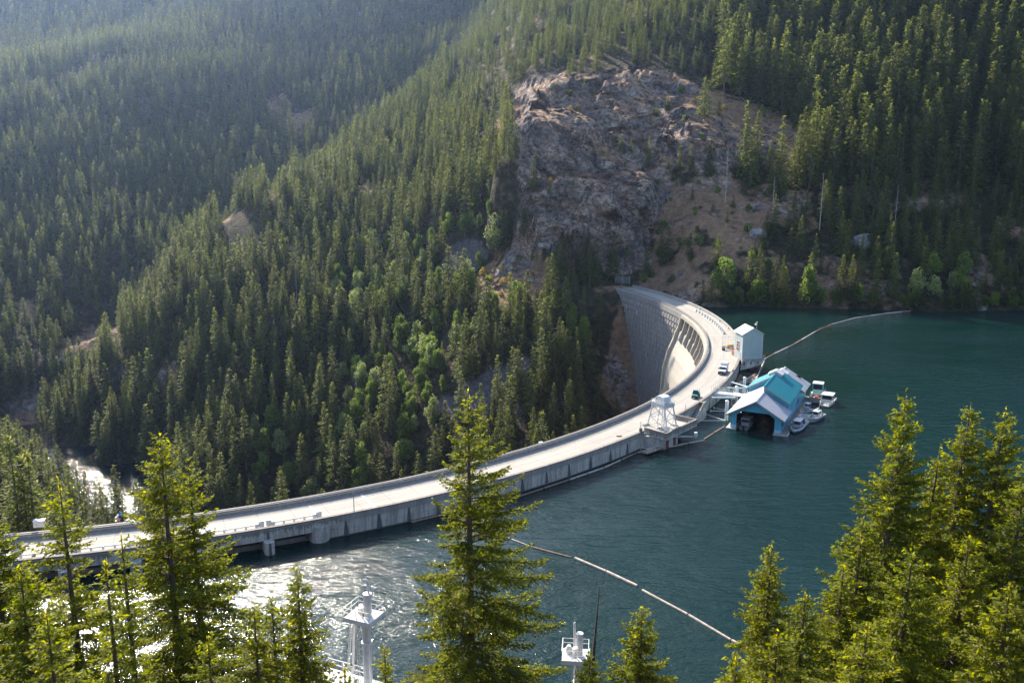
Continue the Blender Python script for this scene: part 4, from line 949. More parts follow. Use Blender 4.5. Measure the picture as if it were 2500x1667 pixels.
mb = MB(); mb.box(13.55, 13.75, -0.7, 1.8, -0.25, 0.36); mb.box(13.55, 13.72, 12, 20, -0.2, 0.34); mb.box(-0.95, 1.5, -0.62, -0.5, -0.25, 0.3); mb.box(10.3, 13.6, -0.72, -0.6, -0.2, 0.3); mb.build('dock_bumper', 'dockpale', bh)
def LB(x, y, z=0.0):
    c_, s_ = math.cos(BE), math.sin(BE); return Vector((53.2+x*c_-y*s_, 210.6+x*s_+y*c_, z))
# lamps glowing inside the boathouse
lm, lnt, lb_ = newmat('lamp_glow'); lb_.inputs['Emission Color'].default_value = (1, 0.85, 0.6, 1); lb_.inputs['Emission Strength'].default_value = 2.5; lb_.inputs['Base Color'].default_value = (0.9, 0.8, 0.6, 1); M['glow'] = lm
for k, (x, y, z) in enumerate(((2.0, 1.5, 4.0), (4.6, 13.5, 3.2), (5.2, 15.5, 3.1), (4.9, 18.0, 3.2))):
    l = thing('hanging_lamp', ['lit lamp under the roof edge at the boathouse door\'s left top corner', 'brightest lit lamp hanging inside the boathouse', 'lit lamp hanging deeper inside the boathouse', 'faintest lit lamp deep inside the boathouse'][k], 'lamp', LB(x, y, z), 0, 'lamps hanging inside the boathouse')
    MB().lathe((0, 0, 0), [(0.03, -0.1), (0.14, -0.04), (0.14, 0.05), (0.03, 0.1)], 8).build('bulb', 'glow', l); MB().tube((0, 0, 0.1), (0, 0, 0.75), 0.025, 5).build('hanger', 'trim', l)
# dock clutter
random.seed(12)
for k, (x, y, w_, m_, lab) in enumerate(((12.6, 7.6, 0.5, 'white', 'small white dock box nearest the front of the dock walkway'), (12.7, 10.0, 0.45, 'white', 'small white dock box in the middle of the dock walkway'), (13.0, 12.6, 0.5, 'white', 'small white dock box farthest back along the dock walkway'), (12.9, 24.0, 0.7, 'yellow', 'yellow crate at the far end of the boathouse dock'))):
    mb = MB(); mb.rbox(-w_/2, w_/2, -w_/3, w_/3, 0, 0.35, 0.06); o = mb.build('dock_box', m_, None, loc=LB(x, y, 0.29), rz=BE+k); tag(o, lab, 'box', 'boxes standing on the boathouse dock')
fl = thing('float', 'flat pale square float moored between the small boats beside the dock', 'float', (0, 0, 0))
P4 = [W(1951, 1027, .35), W(1974, 1031, .35), W(1983, 1012, .35), W(1956, 1010, .35)]
mb = MB(); mb.prism([Vector((p.x, p.y, -0.2)) for p in P4], (0, 0, 0.55)); mb.build('deck', 'dockpale', fl)
mb = MB(); 
for a, c_ in zip(P4, P4[1:]+P4[:1]): mb.bar(Vector((a.x, a.y, .33)), Vector((c_.x, c_.y, .33)), 0.16, 0.18)
mb.build('rim', 'white', fl)
for k, (u, v, m_) in enumerate(((1944, 1020, 'orange'), (1952, 1019, 'white'), (1949, 1024, 'white'), (1951, 1012, 'orange'))):
    p = W(u, v, 0.35); mb = MB(); mb.lathe((0, 0, 0), [(0.12, 0), (0.25, 0.1), (0.25, 0.4), (0.1, 0.55)], 8)
    tag(mb.build('buoy', m_, None, loc=p), ['orange buoy on the boathouse dock beside the grey inflatable boat', 'larger white buoy on the flat float', 'white buoy at the dock corner of the flat float', 'orange buoy at the back corner of the flat float'][k], 'buoy')

# piles, mooring struts, gangways between dam and boathouse
for k, (u, v, zt_, r_, lab) in enumerate(((1773, 1026, 5.0, 0.42, 'tall white steel pile at the front left corner of the boathouse'), (1797, 985, 4.6, 0.4, 'white steel pile beside the gangway stairs'), (1816, 965, 5.0, 0.4, 'white steel pile behind the gangway at the boathouse eave'))):
    p = W(u, v, 0); t = thing('steel_pile', lab, 'pile', (p.x, p.y, 0), 0, 'steel piles holding the boathouse')
    MB().tube((0, 0, -4), (0, 0, zt_), r_, 12).build('shaft', 'whitesteel', t); MB().lathe((0, 0, zt_), [(r_+0.06, 0), (r_+0.06, 0.12), (0.1, 0.35)], 12).build('cap', 'white', t)
Z5 = lambda a, b_, z: W(1650+a*.1148, 900+b_*.1148, z)
struts = [(Z5(470, 1100, .5), Z5(1040, 1103, .5), .09, 'front straight thin mooring strut from dam wall to boathouse pile'), (Z5(640, 967, .5), Z5(1040, 1098, .5), .09, 'diagonal thin mooring strut meeting the front boathouse pile'),
          (Z5(740, 895, .5), Z5(1068, 898, .5), .09, 'second straight thin mooring strut, ending behind the front pile'), (Z5(810, 832, .5), Z5(1045, 872, .5), .09, 'short thin mooring strut running to the foot of the stairs'),
          (Z5(770, 615, 3.4), Z5(1235, 615, 3.4), .26, 'thick white mooring boom in front of the gangway'), (Z5(1120, 408, 3.4), Z5(1500, 408, 3.4), .22, 'thick white mooring boom behind the gangway'), (Z5(1200, 292, 3.4), Z5(1530, 390, 3.4), .2, 'slanting thick white mooring boom farthest from the crane tower')]
for a, c_, r_, lab in struts:
    t = thing('mooring_strut', lab, 'strut', (0, 0, 0), 0, 'struts tying the boathouse to the dam')
    MB().tube(a, c_, r_, 8).build('tube', 'whitesteel', t)
    mb = MB()
    for e in (a, c_): mb.lathe((e.x, e.y, e.z-.25), [(r_+.08, 0), (r_+.1, .25), (r_+.08, .5)], 8)
    mb.build('end_fitting', 'whitesteel', t)
gg = thing('gangway', 'white railed gangway bridging from the dam wall to the boathouse piles', 'gangway')
a, c_ = Z5(815, 505, 3.5), Z5(1225, 550, 3.3); d = c_-a; sd_ = Vector((-d.y, d.x, 0)).normalized()
mb = MB(); mb.obox(a-sd_*1.0, d, sd_*2.6, (0, 0, 0.14)); mb.obox(a-sd_*1.0+Vector((0, 0, -.5)), d, sd_*0.12, (0, 0, 0.5)); mb.obox(a+sd_*1.5+Vector((0, 0, -.5)), d, sd_*0.12, (0, 0, .5)); mb.build('walkway', 'white', gg)
mb = MB(); rail(mb, [a-sd_*.95+Vector((0, 0, .14)), c_-sd_*.95+Vector((0, 0, .14))], r=.04); rail(mb, [a+sd_*1.55+Vector((0, 0, .14)), c_+sd_*1.55+Vector((0, 0, .14))], r=.04); mb.build('railing', 'whitesteel', gg)
p = c_; mb = MB(); mb.obox(p-sd_*1.4, d.normalized()*3.6, sd_*3.4, (0, 0, .14)); mb.build('landing', 'white', gg)
mb = MB(); e = d.normalized(); rail(mb, [p+sd_*2+e*0.1+Vector((0, 0, .14)), p+sd_*2+e*3.5+Vector((0, 0, .14)), p-sd_*1.3+e*3.5+Vector((0, 0, .14))], r=.04, step=.9); mb.build('railing', 'whitesteel', gg)
st = thing('gangway_stairs', 'steep white steel stairs going down from the gangway landing to the dock', 'stairs')
s0, s1 = Z5(1255, 600, 3.3), Z5(1215, 790, .35); s1 = s0+(s1-s0)*1.0; s1.z = .3; d2 = s1-s0; sx_ = Vector((-d2.y, d2.x, 0)).normalized()
mb = MB()
for k in range(13):
    q = s0+d2*(k+.5)/13; mb.obox(q-sx_*.5, sx_*1.0, Vector((d2.x, d2.y, 0)).normalized()*.26, (0, 0, .05))
mb.build('tread', 'wood', st); mb = MB(); mb.bar(s0-sx_*.55, s1-sx_*.55, .08, .28); mb.bar(s0+sx_*.55, s1+sx_*.55, .08, .28); mb.build('stringer', 'white', st)
mb = MB()
for s_ in (-.55, .55): mb.tube(s0+sx_*s_+Vector((0, 0, 1)), s1+sx_*s_+Vector((0, 0, 1)), .04, 5); [mb.tube(s0+d2*k/4+sx_*s_, s0+d2*k/4+sx_*s_+Vector((0, 0, 1)), .035, 5) for k in range(5)]
mb.build('handrail', 'whitesteel', st)
gt = thing('gate_fence', 'light steel fence posts on the dam parapet where the gangway starts', 'fence')
mb = MB(); P_ = [arc(203.6, t_, DZ) for t_ in fr(-29.0, -25.6, 7)]; rail(mb, P_, h=2.4, zs=(1.2, 2.3), r=.03, step=3); mb.build('railing', 'rail', gt)
# poles along the wall
for k, (u, v, h_, lab) in enumerate(((865, 1260, 6.4, 'thin lone pole on the wall left of the tall central conifer'), (1564, 1053, 4.6, 'thin pole on the wall just left of the crane platform'), (1674, 1003, 4.0, 'thin pole between the crane platform and the green vehicle'))):
    p = W(u, v, 4.1); t = thing('thin_pole', lab, 'pole', (p.x, p.y, 0), 0, 'thin poles along the lake-side wall')
    MB().tube((0, 0, 1.8), (0, 0, 1.8+h_), .07, 6).build('pole', 'rail', t); MB().lathe((0, 0, 2.0), [(.12, 0), (.14, .4), (.1, .5)], 6).build('bracket', 'grey', t)
# conduit crossing the wall right of the stairs
t = thing('wall_conduit', 'slanting grey conduit clipped to the wall right of the recessed stairs', 'pipe')
MB().path([Z5(510, 832, 2.4)+Vector((.0, 0, 0)), arc(204.3, -31.2, 3.0), arc(204.3, -30.0, 3.4)], .08, 5).build('pipe', 'grey', t)
mb = MB(); [mb.box(arc(204.3, q, 0).x-.1, arc(204.3, q, 0).x+.1, arc(204.3, q, 0).y-.1, arc(204.3, q, 0).y+.1, z, z+.2) for q, z in ((-31.2, 2.9), (-30, 3.3))]; mb.build('bracket', 'trim', t)

# ------------------------------------------------------------------ boats
def hull(L, B, H, bow=0.45, n=14, flat=0.0, tube=0.0):
    """lofted hull, bow towards +y, stern at y=0; returns verts/faces rows"""
    rowsv = []
    for i in range(n):
        s = i/(n-1); y = L*s
        w = B/2*(1-max(0, (s-(1-bow))/bow)**2.2*(1-flat)); w = max(w, 0.02)
        kz = -0.25+0.30*max(0, (s-0.7)/0.3)**2; sh = H+0.18*H*s**3
        rowsv.append([(-w, y, sh), (-w*0.92, y, H*0.35), (-w*0.7, y, 0.02+kz*0.3), (0, y, kz), (w*0.7, y, 0.02+kz*0.3), (w*0.92, y, H*0.35), (w, y, sh), (w*0.86, y-0.02, sh), (w*0.84, y-0.02, H*0.42), (-w*0.84, y-0.02, H*0.42), (-w*0.86, y-0.02, sh)])
    return rowsv
def add_hull(mb, L, B, H, mat=0, deckmat=1, **k):
    R = hull(L, B, H, **k); m_ = len(R[0]); vs = [p for r in R for p in r]; fs = []; fm = []
    for i in range(len(R)-1):
        for j in range(m_):
            q = (j+1) % m_; fs.append((i*m_+j, (i+1)*m_+j, (i+1)*m_+q, i*m_+q)); fm.append(deckmat if j in (7, 8, 9) else mat)
    n = len(mb.v); mb.v += vs; mb.f += [tuple(a+n for a in f) for f in fs]; mb.m += fm
    mb.f += [tuple(n+j for j in range(m_)), tuple(n+(len(R)-1)*m_+j for j in range(m_))[::-1]]; mb.m += [mat, mat]
    return mb
def cabin(parent, x0, x1, y0, y1, z0, z1, wallm, roofm, glassm='glass', over=.15, open_back=False, posts=False):
    mb = MB()
    if posts:
        for x in (x0, x1):
            for y in (y0, y1): mb.tube((x, y, z0), (x, y, z1), .04, 5)
        mb.box(x0, x1, y1-.05, y1, z0, z0+(z1-z0)*.45)
    else:
        zz = z0+(z1-z0)*.5; mb.box(x0, x1, y0, y1, z0, zz)
        for x in (x0, x1):
            for y in (y0, (y0+y1)/2, y1): mb.box(x-(.04 if x == x0 else .06), x+(.06 if x == x0 else .04), y-.05, y+.05, zz, z1)
        mb.box(x0, x1, y0, y1, z1-.14, z1)
    mb.build('cabin', wallm, parent)
    mb = MB()
    if posts: mb.box(x0+.03, x1-.03, y1-.1, y1-.06, z0+(z1-z0)*.45, z1-.1)
    else:
        zz = z0+(z1-z0)*.5; mb.box(x0+.03, x1-.03, y0+.03, y1-.03, zz, z1-.14)
    mb.build('windows', glassm, parent)
    mb = MB(); mb.rbox(x0-over, x1+over, y0-over, y1+over, z1, z1+.12, .12); mb.build('cabin_roof', roofm, parent)
def boat_at(name, label, cat, p_stern, p_bow):
    d = p_bow-p_stern; rz = math.atan2(d.y, d.x)-math.pi/2
    return thing(name, label, cat, (p_stern.x, p_stern.y, 0.05), rz, 'boats around the boathouse'), Vector((d.x, d.y)).length
Z4 = lambda a, b_, z=.4: W(1900+a*.10204, 920+b_*.10204, z)
# grey inflatable patrol boat
t, L = boat_at('inflatable_boat', 'grey inflatable patrol boat with a cabin, nearest the dock\'s front corner', 'boat', Z4(560, 1100), Z4(360, 1320)); L = max(L, 8.0)
B = 3.0; mb = MB(); pts = []
for s in fr(0, 1, 16): pts.append((B/2-.25 if s < .6 else (B/2-.25)*math.cos((s-.6)/.4*math.pi/2)**.7, L*s*.98, .45+.15*s*s))
for sg in (-1, 1): mb.path([(sg*x, y, z) for x, y, z in pts], .32, 8)
mb.build('tube', 'inflatable', t, smooth=True)
mb = MB(); add_hull(mb, L*.95, B-.5, .5, 0, 1); mb.build('hull', ['inflatable', 'dockpale'], t)
cabin(t, -.8, .8, L*.28, L*.62, .55, 2.2, 'inflatable', 'white')
mb = MB(); mb.tube((-.4, L*.3, 2.3), (-.4, L*.3, 3.0), .04, 5); mb.tube((.4, L*.3, 2.3), (.4, L*.3, 3.0), .04, 5); mb.tube((-.4, L*.3, 3.0), (.4, L*.3, 3.0), .05, 5); mb.tube((.9, .4, .6), (1.0, .3, 2.6), .03, 5); mb.build('radar_arch', 'white', t)
MB().lathe((0, L*.3, 3.0), [(.1, 0), (.28, .05), (.28, .2), (.1, .28)], 10).build('radar', 'white', t)
for x in (-.4, .4): MB().rbox(x-.22, x+.22, -.6, .0, .2, 1.35, .1).build('outboard', 'black', t)
# white open boat with small cabin (bow towards lower left)
t, L = boat_at('motorboat', 'white motorboat with tan deck and a white mast, outside the flat float', 'boat', Z4(1010, 920), Z4(775, 1055)); L = 6.8
mb = MB(); add_hull(mb, L, 2.6, .95, 0, 1); mb.build('hull', ['grey', 'dockpale'], t)
mb = MB(); R = hull(L, 2.66, .95)
for j in (0, 6): mb.path([r[j] for r in R], .1, 6)
mb.tube(R[0][0], R[0][6], .08, 6); mb.build('gunwale', 'white', t)
cabin(t, -.7, .7, L*.22, L*.5, .5, 2.1, 'white', 'white')
mb = MB(); mb.tube((0, L*.25, 2.2), (-.3, L*.2, 4.6), .05, 5); mb.lathe((0, L*.28, 2.2), [(.3, 0), (.32, .35), (.1, .6)], 8); mb.build('mast', 'white', t)
MB().rbox(-.25, .25, -.5, .0, .2, 1.3, .1).build('outboard', 'white', t)
# small skiff with console top
t, L = boat_at('skiff', 'small pale skiff with a tiny white roof over its console, moored against the dock', 'boat', Z4(830, 755), Z4(620, 830)); L = 5.6
mb = MB(); add_hull(mb, L, 2.4, .7, 0, 1, flat=.55, bow=.3); mb.build('hull', ['inflatable', 'dockpale'], t)
mb = MB(); mb.box(-.45, .45, L*.42, L*.62, .35, 1.2); mb.build('console', 'inflatable', t)
cabin(t, -.5, .5, L*.38, L*.62, 1.2, 2.3, 'white', 'white', posts=True)
# mint workboat with ramp frame
t, L = boat_at('workboat', 'mint green workboat with a tall white-roofed wheelhouse and a loading frame', 'boat', Z4(960, 400, .4), Z4(860, 640, .4)); L = 9.0
mb = MB(); add_hull(mb, L, 3.4, .9, 0, 1, flat=.9, bow=.2); mb.build('hull', ['mint', 'dockpale'], t)
cabin(t, -1.3, 1.3, .6, 3.2, .7, 3.9, 'mint', 'white')
mb = MB()
for x in (-1.5, 1.5): mb.tube((x, L-.4, .7), (x, L-.4, 2.3), .09, 6); mb.tube((x, L-3.4, .7), (x, L-3.4, 2.3), .07, 6); mb.tube((x, L-.4, 2.3), (x, L-3.4, 2.3), .06, 6)
mb.tube((-2.3, L-.4, 2.3), (1.7, L-.4, 2.3), .13, 6); mb.build('loading_frame', 'log', t)
mb = MB(); mb.box(-1.45, 1.45, L-.1, L+.05, .1, 1.5)
for k in range(6): mb.box(-1.4+k*.52, -1.3+k*.52, L+.05, L+.12, .15, 1.45)
mb.build('bow_ramp', 'trim', t)
mb = MB(); 
for x in (-1.6, 1.6): rail(mb, [(x, 3.4, .95), (x, L-.5, .95)], h=.8, zs=(.4, .8), r=.03)
mb.build('railing', 'white', t); MB().rbox(-.5, .5, 4.2, 5.2, .45, .9, .08).build('locker', 'orange', t)
# white canopy boat
t, L = boat_at('canopy_boat', 'white boat with flat white canopy and tan deck, outermost beside the mint workboat', 'boat', Z4(1250, 520, .5), Z4(1110, 690, .5)); L = 7.6
mb = MB(); add_hull(mb, L, 3.2, .95, 0, 1, flat=.75, bow=.25); mb.build('hull', ['white', 'dockpale'], t)
cabin(t, -1.25, 1.25, L*.3, L*.72, .6, 2.7, 'white', 'white', posts=True, over=.3)
mb = MB(); mb.tube((.9, L*.5, 2.8), (.9, L*.5, 4.4), .03, 5); mb.build('antenna', 'white', t)
mb = MB(); mb.rbox(-.9, -.3, L*.45, L*.55, .42, 1.1, .06); mb.rbox(.3, .9, L*.45, L*.55, .42, 1.1, .06); mb.rbox(-1.2, 1.2, .2, .8, .42, .85, .06); mb.build('seat', 'log', t)
for x in (-1.62, 1.62):
    mb = MB(); [mb.lathe((x, y, .3), [(.05, 0), (.14, .1), (.14, .5), (.05, .6)], 7) for y in (1.2, 3.6, 5.5)]; mb.build('fender', 'white', t)
MB().rbox(-.3, .3, -.6, 0, .2, 1.4, .1).build('outboard', 'white', t)
# dark boat inside the boathouse
p0, p1 = LB(3.5, 6.6), LB(3.2, 0.2)
t, L = boat_at('cabin_boat', 'dark grey cabin boat parked inside the boathouse doorway', 'boat', p1, p0); L = 6.6
mb = MB(); add_hull(mb, L, 2.4, .7, 0, 1); mb.build('hull', ['trim', 'grey'], t); cabin(t, -.95, .95, 1.2, 4.2, .6, 2.4, 'trim', 'grey'); MB().rbox(-.25, .25, -.55, 0, .1, 1.0, .08).build('outboard', 'black', t)

# ------------------------------------------------------------------ vehicles
def wheel(parent, x, y, r, w_, name='wheel'):
    wv_ = MB().tube((-w_/2, 0, 0), (w_/2, 0, 0), r, 16).build(name, 'black', parent, loc=(x, y, r))
    MB().tube((-w_/2-.01, 0, 0), (w_/2+.01, 0, 0), r*.58, 12).build('rim', 'grey', wv_); return wv_
def face(u, v, du, dv, z):
    a = W(u, v, z); c_ = W(u+du, v+dv, z); d = c_-a; return a, math.atan2(d.y, d.x)
# pickup truck with a white service canopy, front towards the camera
pT = W(1774, 914, DZ); rzT = math.atan2(arc(200, -25).y-arc(200, -20).y, arc(200, -25).x-arc(200, -20).x)+math.pi/2
tk = thing('pickup_truck', 'white pickup truck with a tall canopy box driving along the dam road', 'truck', (pT.x-.6, pT.y+1.9, DZ), rzT)
# local: front towards -y
mb = MB(); S_ = [(-2.9, .55), (-2.9, 1.05), (-2.75, 1.2), (-1.5, 1.32), (-.75, 1.95), (1.0, 1.98), (1.1, 1.2), (2.9, 1.2), (2.9, .55)]
mb.prism([(-1.0, y, z) for y, z in S_], (2.0, 0, 0)); mb.build('body', 'white', tk)
mb = MB(); mb.rbox(-1.05, 1.05, 1.0, 3.0, 1.2, 2.75, .12); mb.build('canopy', 'white', tk)
mb = MB(); mb.obox((-.88, -1.45, 1.40), (1.76, 0, 0), (0, .66, .52), (0, -.02, .03)); mb.build('windshield', 'glass', tk)
for s_ in (-1, 1):
    mb = MB(); mb.prism([(s_*1.005, -1.2, 1.35), (s_*1.005, -.68, 1.86), (s_*1.005, .85, 1.88), (s_*1.005, .85, 1.35)], (s_*.02, 0, 0)); mb.build('side_window', 'glass', tk)
    mb = MB(); mb.box(min(s_*1.0, s_*1.28), max(s_*1.0, s_*1.28), -1.25, -1.1, 1.35, 1.65); mb.build('mirror', 'black', tk)
    MB().rbox(s_*.8-.16, s_*.8+.16, -2.96, -2.88, .88, 1.08, .03).build('headlight', 'glass', tk)
    wheel(tk, s_*.88, -1.95, .42, .28); wheel(tk, s_*.88, 1.9, .42, .28)
mb = MB(); mb.box(-.6, .6, -2.95, -2.89, .72, 1.08); mb.build('grille', 'black', tk)
mb = MB(); mb.rbox(-1.02, 1.02, -3.08, -2.86, .35, .68, .05); mb.build('bumper', 'black', tk); MB().box(-.16, .16, -3.1, -3.07, .45, .6).build('licence_plate', 'white', tk)
# utility vehicle
pU = W(1703, 972, DZ); rzU = math.atan2(arc(200, -33).y-arc(200, -29).y, arc(200, -33).x-arc(200, -29).x)+math.pi/2
uv = thing('utility_vehicle', 'small teal off-road utility vehicle with a black front driving along the dam', 'utility vehicle', (pU.x-.3, pU.y+.7, DZ), rzU+.1)
mb = MB(); mb.prism([(-.72, y, z) for y, z in ((-1.7, .6), (-1.6, 1.0), (-.9, 1.15), (-.85, .5), (.7, .5), (.75, 1.05), (1.6, 1.05), (1.6, .5), (-1.5, .45))], (1.44, 0, 0)); mb.build('body', 'bluegreen', uv)
mb = MB(); mb.rbox(-.72, .72, -1.85, -1.55, .38, .85, .06); mb.box(-.7, .7, -1.5, 1.5, .4, .5); mb.build('bumper', 'black', uv)
mb = MB()
for s_ in (-1, 1):
    mb.tube((s_*.68, -.95, 1.1), (s_*.6, -.45, 2.0), .05, 6); mb.tube((s_*.62, -.45, 2.0), (s_*.62, .75, 2.0), .05, 6); mb.tube((s_*.62, .75, 2.0), (s_*.68, .8, .9), .05, 6)
mb.build('roll_cage', 'black', uv)
mb = MB(); mb.rbox(-.72, .72, -.55, .85, 2.0, 2.1, .08); mb.build('roof', 'grey', uv)
mb = MB(); mb.obox((-.6, -.98, 1.15), (1.2, 0, 0), (0, .5, .83), (0, -.02, .02)); mb.build('windshield', 'glass', uv)
mb = MB(); mb.box(-.6, .6, .15, .5, .6, 1.0); mb.box(-.6, .6, .5, .65, .6, 1.5); mb.build('seat', 'black', uv)
for s_ in (-1, 1):
    wheel(uv, s_*.68, -1.2, .34, .28); wheel(uv, s_*.68, 1.1, .34, .28); MB().tube((s_*.5, -1.74, .95), (s_*.5, -1.62, .95), .1, 8).build('headlight', 'white', uv); MB().box(s_*.85-.09, s_*.85+.09, -.75, -.68, 1.35, 1.5).build('mirror', 'black', uv)

# ------------------------------------------------------------------ people walking on the left part of the crest
def person(loc, rz, label, shirt, pants, hat=None, sc=1.0, stride=.28, skirtlen=None):
    verts, edges, rad = [], [], []
    def v(p, r, par=None):
        verts.append(p); rad.append(r); i = len(verts)-1
        if par is not None: edges.append((par, i))
        return i
    pel = v((0, 0, .95), .15); ch = v((0, -.02, 1.25), .165, pel); sh_ = v((0, -.02, 1.43), .12, ch); nk = v((0, -.03, 1.52), .055, sh_); hd = v((0, -.05, 1.62), .095, nk); v((0, -.05, 1.73), .08, hd)
    for s in (-1, 1):
        hp_ = v((s*.1, 0, .9), .1, pel); kn = v((s*.11, -s*stride*.7-.03, .5), .065, hp_); an = v((s*.11, -s*stride+.03*s, .1), .042, kn); v((s*.12, -s*stride-.12+.03*s, .05), .04, an)
        so = v((s*.19, -.02, 1.4), .06, sh_); el = v((s*.25, s*stride*.35, 1.14), .042, so); wr = v((s*.24, s*stride*.8-.1, .92), .03, el); pm = v((s*.24, s*stride*.85-.12, .86), .032, wr)
        for k in range(5):
            a = (k-2)*.018; f1 = v((s*.24+a*.5, s*stride*.85-.12+a, .81-(.0 if k else -.02)), .009, pm); v((s*.24+a*.5, s*stride*.85-.14+a, .775+abs(k-2)*.006), .008, f1)
    me_ = bpy.data.meshes.new('person'); me_.from_pydata([(a, b_, c_) for a, b_, c_ in verts], edges, []); o = bpy.data.objects.new('person', me_); COL.objects.link(o)
    sk = o.modifiers.new('skin', 'SKIN')
    for i, r in enumerate(rad): me_.skin_vertices[0].data[i].radius = (r, r)
    me_.skin_vertices[0].data[0].use_root = True
    o.modifiers.new('sub', 'SUBSURF').levels = 1
    dg = bpy.context.evaluated_depsgraph_get(); nm = bpy.data.meshes.new_from_object(o.evaluated_get(dg)); bpy.data.objects.remove(o)
    bodyo = bpy.data.objects.new('person', nm); COL.objects.link(bodyo); nm.materials.clear()
    for mm in ('skin', shirt, pants, 'black'): nm.materials.append(M[mm])
    for p in nm.polygons:
        c_ = p.center; z = c_.z; p.use_smooth = True
        if z < .12: p.material_index = 3
        elif z < .98 and abs(c_.x) < .2: p.material_index = 2 if z > (skirtlen or 0) else 0
        elif .98 <= z < 1.49 and not (abs(c_.x) > .2 and z < 1.2): p.material_index = 1
        else: p.material_index = 0
    bodyo.location = loc; bodyo.rotation_euler = (0, 0, rz); bodyo.scale = (sc,)*3; tag(bodyo, label, 'person')
    MB().lathe((0, -.04, 1.64), [(.105, 0), (.115, .05), (.09, .12), (.03, .155)], 10).build('hair', 'hair', bodyo, smooth=True)
    if hat: MB().lathe((0, -.05, 1.72), [(.18, 0), (.18, .015), (.11, .03), (.1, .1), (.02, .13)], 12).build('hat', hat, bodyo)
    return bodyo
p1 = W(297, 1269, DZ); p2 = W(290, 1277, DZ)
person(p1, math.radians(65), 'person in teal top and dark trousers striding beside the rail on the dam road', 'tealcloth', 'navy', None, .98, .36)
person(p2, math.radians(70), 'person in blue top, white hat and khaki shorts walking on the dam road', 'blue', 'khaki', 'whitecloth', .9, .22, .55)
for (p, lab, m_, h_) in ((p1, 'blue backpack worn by the person in the teal top', 'blue', 1.2), (p2, 'white bag carried by the person in the white hat', 'whitecloth', 1.0)):
    dv = Vector((-math.cos(math.radians(65)+math.pi/2), -math.sin(math.radians(65)+math.pi/2), 0))*-.0
    o = MB().rbox(-.16, .16, .08, .30, h_-.05, h_+.38, .06).build('backpack', m_, None, loc=p, rz=math.radians(65)); tag(o, lab, 'bag')

# ------------------------------------------------------------------ things on the road
def boxthing(name, lab, cat, u, v, w_, d_, h_, m_, rz, z=DZ, group=None, lid=True):
    p = W(u, v, z); t = thing(name, lab, cat, (p.x, p.y, z+.006), rz, group)
    MB().rbox(-w_/2, w_/2, -d_/2, d_/2, 0, h_, .04).build('cabinet', m_, t)
    if lid: MB().rbox(-w_/2-.04, w_/2+.04, -d_/2-.04, d_/2+.04, h_, h_+.08, .03).build('lid', m_, t)
    return t
boxthing('storage_box', 'large white box on the road against the downstream rail at the far left', 'box', 97, 1284, 1.75, 1.1, 1.1, 'white', .25)
boxthing('junction_box', 'small white box on the downstream rail above the middle of the dam', 'box', 1320, 1089, .8, .5, .9, 'white', .5)
t = thing('bundle', 'small brown bundle lying on the road left of the crane platform', 'bundle', W(1511, 1065, DZ))
MB().rbox(-.6, .5, -.25, .2, .01, .25, .08).build('sack', 'wood', t); MB().rbox(-.2, .7, .25, .45, .01, .2, .06).build('plank', 'log', t)
# gate hoists along the spillway (two cabinets, shaft and bearings)
def hoist(tc, lab, group, near=True):
    t = thing('gate_hoist', lab, 'gate hoist', (0, 0, 0), 0, group)
    for s_, nm in ((-.72, 'cabinet'), (.72, 'cabinet')):
        p = arc(201.9, tc+s_*1.7, DZ); rz = math.radians(tc+s_*1.7)
        MB().rbox(-.45, .45, -.42, .42, .35, 1.35, .06).box(-.3, .3, -.3, .3, .0, .36).build(nm, 'white', t, loc=p, rz=rz)
        p = arc(201.9, tc+s_*1.4, DZ); MB().rbox(-.35, .35, -.3, .3, .2, .95, .1).box(-.25, .25, -.25, .25, 0, .25).build('gearbox', 'white', t, loc=p, rz=rz)
    mb = MB(); tt_ = fr(tc-1.2, tc+1.2, 7)
    for a, c_ in zip(tt_, tt_[1:]): mb.tube(arc(201.9, a, DZ+.62), arc(201.9, c_, DZ+.62), .09, 7)
    mb.build('shaft', 'white', t)
    for s_ in (-.5, .0, .5): p = arc(201.9, tc+s_, DZ); MB().box(-.12, .12, -.18, .18, 0, .55).lathe((0, 0, .5), [(.18, 0), (.2, .15), (.12, .3)], 8).build('bearing', 'white', t, loc=p, rz=math.radians(tc))
for k, tc in enumerate((-64.2, -67.0, -69.9, -72.8, -75.7, -78.6)):
    hoist(tc, ['white gate hoist with two cabinets nearest the solid part of the dam wall', 'white gate hoist behind the tip of the second tall conifer pair', 'white gate hoist half hidden by the pair of tall conifers', 'white gate hoist right of the leftmost yellow conifer', 'white gate hoist beside the open dark hatch at the left', 'leftmost white gate hoist at the edge of the picture'][k], 'gate hoists along the spillway bridge')
